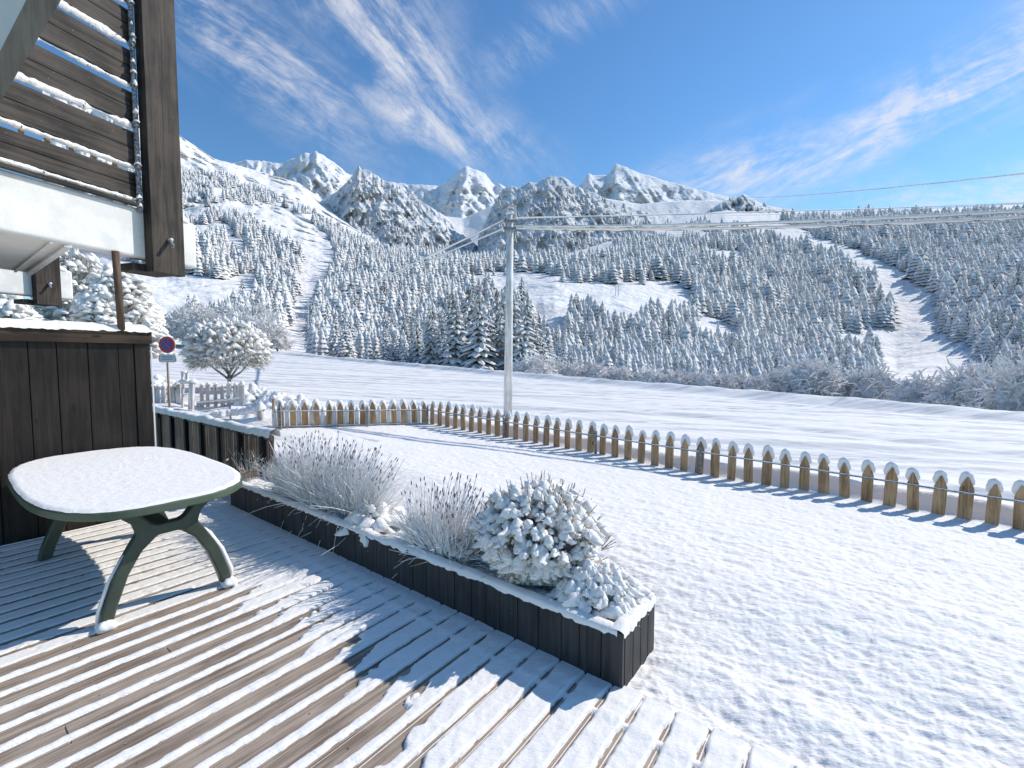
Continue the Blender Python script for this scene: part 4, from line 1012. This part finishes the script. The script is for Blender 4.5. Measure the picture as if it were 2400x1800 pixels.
# snow bank filling between the pickets (low windrow)
# ------------------------------------------------------------------ utility pole and wires
pb=P(1190,985,10.6); pt=P(1196,500,10.6)
up=empty('utility_pole',(pb.x,pb.y,pb.z)); tag(up,'tall frosted wooden utility pole standing just beyond the picket fence','pole')
m=MB(); m.tube([(pb.x,pb.y,pb.z-.2),((pb.x+pt.x)/2,pb.y,(pb.z+pt.z)/2),(pt.x,pt.y,pt.z)],[.105,.09,.078],18); m.build('shaft',M['pole'],up,smooth=True)
t2=P(1207,482,10.6); t1=P(1207,512,10.6)
m=MB(); m.tube([t1,t2],[.032,.028],10); m.bar(P(1190,485,10.6),P(1209,485,10.6),.04,.03); m.build('top_bracket',M['pole'],up)
m=MB()
for y_ in (516,534): m.tube([P(1180,y_,10.5)+UP*-.015,P(1210,y_,10.5)+UP*-.015],[.03,.03],8)
for z_ in (.55,.95,1.4): pass
m.build('clamp',M['iron'],up)
V0,F0=ico(2); mesh_obj('snow_cap',V0*np.array([.10,.10,.06])+np.array(pt[:]),F0,M['snow'],up,True,parent_loc(up))
def cable(name,label,A,B,sag,r,frost=True,n=60,group=None):
    e=empty(name,A); tag(e,label,'cable',group)
    pts=[]
    for k in range(n+1):
        s=k/n; p=A.lerp(B,s)-UP*sag*4*s*(1-s); pts.append(p)
    m=MB(); m.tube(pts,r,6,cap=False); m.build('wire',M['iron'],e)
    if frost:
        m=MB(); m.tube([p+UP*r*.9 for p in pts],[r*1.7*(.8+.5*random.random()) for _ in pts],6,cap=False); m.build('snow_coating',M['snow'],e,smooth=True)
    return e
a0=P(1208,534,10.6); a1=P(1208,512,10.6)
cable('overhead_cable','upper of the two thick snow-coated cables running right from the pole',a0+Vector((0,0,.02)),P(2700,478,6.6),.10,.017)
cable('overhead_cable','lower of the two thick snow-coated cables running right from the pole',a0+Vector((0,0,-.02)),P(2700,494,6.9),.12,.017)
cable('overhead_cable','thin short-looking cable leaving the pole top to the right',a1,P(2700,455,40),.2,.011)
cable('overhead_cable','upper snow-coated cable dropping left from the pole down the valley',P(1185,516,10.6),P(740,674,170),2.2,.017)
cable('overhead_cable','lower thin cable dropping left from the pole down the valley',P(1182,536,10.6),P(700,690,170),2.0,.012)
cable('overhead_cable','high white wire crossing the blue sky at upper right',P(1750,463,150),P(2700,375,28),.6,.035)
cable('overhead_cable','thin wire just above the wooded ridge at far right',P(1700,505,200),P(2700,462,60),.5,.035)
for (px,y0,y1,d,lab) in [(756,645,700,150,'tiny distant lift pylon in the narrow snow gully, upper one'),(722,700,762,110,'tiny distant lift pylon in the narrow snow gully, lower one'),(1443,672,690,300,'left one of the two tiny masts standing in the middle clearing'),(1449,668,692,300,'right one of the two tiny masts standing in the middle clearing')]:
    A_=P(px,y1,d); B_=P(px,y0,d); e=empty('lift_pylon',A_); tag(e,lab,'pylon'); m=MB(); m.tube([A_-UP*1,B_],[.10*d/100,.07*d/100],6); m.bar(B_-Vector((.9*d/150,0,.2)),B_+Vector((.9*d/150,0,-.2)),.12*d/150); m.build('mast',M['pole'],e)
# ------------------------------------------------------------------ no-parking sign
sp_=P(399,985,8.5); e=empty('no_parking_sign',sp_); tag(e,'round red and blue no-parking sign with a small white plate below, on a brown post','sign')
m=MB(); m.tube([sp_,P(392,832,8.5)],.020,10); m.build('post',M['straw'] if 0 else wood_mat('sign_post',(.30,.19,.11),(.5,.38,.28),vert=True,frost=.1,knots=False),e,smooth=True)
c=P(391,808,8.44); R_=.148
def disc(name,mat,r0,y,par,seg=40,th=.006,sx=1):
    m=MB(); V=[]; 
    m.tube([c+Vector((0,-y,0)),c+Vector((0,-y-th,0))],r0,seg); return m.build(name,mat,par)
red=plain('sign_red',(.62,.025,.03),.4,noise=(30,(.55,.03,.04))); blue=plain('sign_blue',(.035,.06,.42),.4,noise=(30,(.05,.08,.38)))
disc('back_plate',M['pole'],R_+.008,-.012,e); dd=disc('disc',red,R_,0,e); disc('blue_field',blue,R_*.70,.007,e)
for s in (1,-1):
    m=MB(); v=Vector((.7,0,.7*s)); w=Vector((-.7*s,0,.7)); 
    if s==1:
        m.box(c+Vector((0,-.0165,0)),v,w,Vector((0,1,0)),R_*.70,.011,.0015); m.build('red_bar',red,e)
    else:
        m.box(c+Vector((0,-.0155,0)),v,w,Vector((0,1,0)),R_*.66,.010,.0012); m.build('cross_bar',plain('sign_bar',(.45,.12,.18),.5),e)
p0=P(393,840,8.44); m=MB(); m.box(p0,Vector((1,0,0)),Vector((0,1,0)),UP,.135,.006,.075); m.build('plate',plain('plate_white',(.72,.74,.76),.5),e,bevel=.004)
m=MB()
for k,zz_ in enumerate((.035,.008,-.02)): m.box(p0+Vector((0,-.0085,zz_)),Vector((1,0,0)),Vector((0,1,0)),UP,.10,.001,.0065)
m.build('plate_lines',plain('plate_grey',(.30,.38,.46),.5),e)
m=MB()
for s in (-1,1): m.tube([p0+Vector((s*.145,0,-.06)),p0+Vector((s*.155,0,.0)),p0+Vector((s*.14,0,.07))],.012,8)
m.build('bracket',M['straw'],e,smooth=True)
cl_=clumps(e,'snow_cap',[((x_,-.0,float(p0.z-sp_.z)+.085),.035,.02) for x_ in (float(p0.x-sp_.x)-.1,float(p0.x-sp_.x),float(p0.x-sp_.x)+.1)]+[((float(c.x-sp_.x),0,float(c.z-sp_.z)+.15),.05,.012)],rng)
# ------------------------------------------------------------------ old white picket fence with gate at left
of=empty('frosted_fence',P(500,950,10)); tag(of,'short pale frosted picket fence with a gate post in front of the small round pine','fence')
def oldp(px,y0,y1,d,w=.085):
    A_=P(px,y1,d); B_=P(px,y0,d); m=MB(); hw=w/2; h=(B_-A_).length
    m.prism([(-hw,-.1),(hw,-.1),(hw,h-.06),(0,h),(-hw,h-.06)],A_,Vector((1,0,0)),UP,Vector((0,1,0)),.02); m.build('picket',M['oldpicket'],of)
    clq=clumps(of,'picket_snow',[(tuple(B_-of.location-UP*.01),w*.55,w*.45)],rng,sub=1)
for px,y0 in ((474,900),(488,897),(506,898),(522,903),(537,896),(552,898),(562,900)): oldp(px,y0,949,10.2)
for px,w in ((418,.13),(568,.11)): oldp(px,895,955,10,w)
for px in (352,362,372,384,398,408): oldp(px,902,952,10)
m=MB(); m.bar(P(462,912,10.25),P(575,906,10.25),.03,.045); m.bar(P(462,948,10.15),P(575,938,10.15),.04,.05); m.bar(P(340,912,10.1),P(415,912,10.1),.03,.04); m.bar(P(340,940,10.1),P(415,940,10.1),.03,.04); m.build('cross_rail',M['oldpicket'],of)
rim_section(lambda s:(P(462,945,10.1).lerp(P(575,934,10.1),s),Vector((0,-1,0))),60,.07,.04,77,'rail_snow',of)
gp=empty('gate_frame',P(440,955,9.7)); tag(gp,'pale square gate frame with a snow-covered top beside the frosted fence','gate')
m=MB(); m.bar(P(448,960,9.7),P(450,898,9.7),.09,.07,up=Vector((0,1,0))); m.bar(P(428,955,9.8),P(429,898,9.8),.04,.04,up=Vector((0,1,0))); m.bar(P(424,897,9.75),P(458,896,9.75),.08,.05); m.bar(P(429,925,9.8),P(446,925,9.8),.02,.02); m.build('frame',M['oldpicket'],gp)
m=MB(); m.bar(P(428,892,9.75),P(427,872,9.75),.03,.03,up=Vector((0,1,0))); m.bar(P(438,892,9.75),P(438,872,9.75),.05,.04,up=Vector((0,1,0))); m.bar(P(424,872,9.75),P(442,872,9.75),.03,.02); m.build('bell_box',M['oldpicket'],gp)
clumps(gp,'snow_cap',[(tuple(P(px_,893,9.75)-gp.location),.09,.045) for px_ in (428,440,452)]+[(tuple(P(433,872,9.75)-gp.location),.06,.03)],rng)
# log edging with snow, left of the fence
lg=empty('edging_log',P(550,975,8.6)); tag(lg,'thin timber edging log carrying lumps of snow left of the picket fence','log')
m=MB(); m.tube([P(500,978,8.3),P(552,970,8.4),P(606,962,8.2)],.022,8); m.build('timber',M['picket'],lg,smooth=True)
clumps(lg,'snow_load',[(tuple(P(500+k*6.,972-k*.85,8.3)-lg.location),random.uniform(.06,.10),random.uniform(.045,.075)) for k in range(18)],rng)
rp=empty('round_post',P(612,1005,7.7)); tag(rp,'frosted round post with a snow dome at the left end of the picket fence','post')
m=MB(); m.tube([P(612,1010,7.7),P(611,955,7.7)],.062,14); m.build('shaft',M['oldpicket'],rp,smooth=True); clumps(rp,'snow_cap',[(tuple(P(611,953,7.7)-rp.location),.085,.075)],rng,sub=3)
rp=empty('square_post',P(641,990,8.0)); tag(rp,'slim brown post rising above the pickets at the left end of the fence','post')
m=MB(); m.bar(P(641,1000,8.0),P(641,930,8.0),.035,.035,up=Vector((0,1,0))); m.build('shaft',M['picket'],rp); clumps(rp,'snow_cap',[(tuple(P(641,929,8.0)-rp.location),.035,.03)],rng)
# snow-buried little bushes left
for k,(px,py,d,r_,lab) in enumerate([(600,935,10.5,.38,'left'),(650,945,10.2,.36,'middle'),(700,955,9.9,.30,'right'),(575,925,11.5,.3,'hindmost'),(370,905,10.8,.28,'nearest the chalet')]):
    e=empty('buried_bush',P(px,py+6,d)); tag(e,'small bush buried under snow behind the fence, '+{'left':'beside the frosted fence end','middle':'behind the slim brown post','right':'behind the first brown pickets','hindmost':'next to the road, hindmost of them','nearest the chalet':'beside the no-parking sign'}[lab],'bush','snow-buried bushes behind the fence')
    pine_shrub(e,r_,r_*.62,46,.075,np.random.default_rng(300+k),lo=.0,tips=6,needle_n=3,tw=False,core=False)
    V0,F0=ico(3); mesh_obj('snow_mound',V0*np.array([r_*.85,r_*.85,r_*.5]),F0,M['snow'],e,True)
# small round pine tree
e=empty('pine_tree',P(538,912,13.0)); e.scale=(.88,.88,.92); tag(e,'small round-crowned pine with heavy snow and a forked dark trunk, right of the sign','tree')
m=MB(); rng=np.random.default_rng(77)
def limb(p,q,r0,r1): 
    mid=(p+q)/2+Vector(rng.normal(0,.04,3)); m.tube([p,mid,q],[r0,(r0+r1)/2,r1],8)
limb(Vector((0,0,-.1)),Vector((.0,0,.45)),.055,.05)
for (x_,z_) in ((-.75,1.0),(-.42,1.15),(-.12,1.3),(.25,1.25),(.55,1.05),(.85,.95),(.35,.85)):
    limb(Vector((0,0,.30 if abs(x_)>.5 else .45)),Vector((x_,random.uniform(-.3,.3),z_)),.038,.016)
m.build('trunk',plain('pine_bark',(.07,.055,.035),.9,noise=(12,(.35,.33,.30))),e,world=False,smooth=True)
cr=empty('crown_root',(0,0,0)); bpy.data.objects.remove(cr)
cents=[];nd=MB()
for i in range(900):
    a=rng.random()*6.28; el=math.asin(rng.uniform(-.62,1)); rr=rng.uniform(.80,1.05) if rng.random()<.8 else rng.uniform(.5,.8)
    c_=Vector((math.cos(a)*math.cos(el)*1.18*rr,math.sin(a)*math.cos(el)*1.05*rr,1.16+math.sin(el)*(.95 if el>0 else .75)*rr))
    dome=1 if el>-.1 else .6
    out=Vector((math.cos(a)*math.cos(el),math.sin(a)*math.cos(el),math.sin(el)))
    cents.append((tuple(c_),float(rng.uniform(.035,.10)*dome),float(rng.uniform(.035,.07)*dome),tuple((out+Vector((0,0,.5))+Vector(rng.normal(0,.25,3))).normalized())))
    for k in range(6): blades(nd,c_-Vector((0,0,.04)),out*.8+Vector(rng.normal(0,.5,3))-UP*.25,rng.uniform(.12,.24),.0065,rng,.15,2)
clumps(e,'snow_load',cents,rng); nd.build('needles',M['needle'],e,world=False)
for i in range(0): pass
# snow-laden conifers behind the chalet
for k,(px,py,d,wpx,hpx,lab) in enumerate([(185,745,15,150,150,'tall snow-laden spruce behind the chalet roof edge, tip hidden by the balcony'),(285,752,13,130,118,'broad snow-laden bush right of the round support post'),(235,750,12.4,95,70,'low snow-laden bush behind the support post'),(20,730,11,90,42,'yellow-green snowy bush left under the second balcony'),(345,758,14.5,60,60,'small snow-laden bush at the outer corner of the chalet wall')]):
    p=P(px,py,d); p.z-=.9*(1); R_=wpx*.5*d/F; Hh=hpx*d/F+.9
    e=empty('snowy_conifer' if k==0 else 'snowy_bush',p); tag(e,lab,'tree' if k==0 else 'bush')
    pine_shrub(e,R_,Hh,420,.075,np.random.default_rng(400+k),lo=.02,tips=40,needle_n=6,cs=.88)
print('OBJS',len(bpy.data.objects))
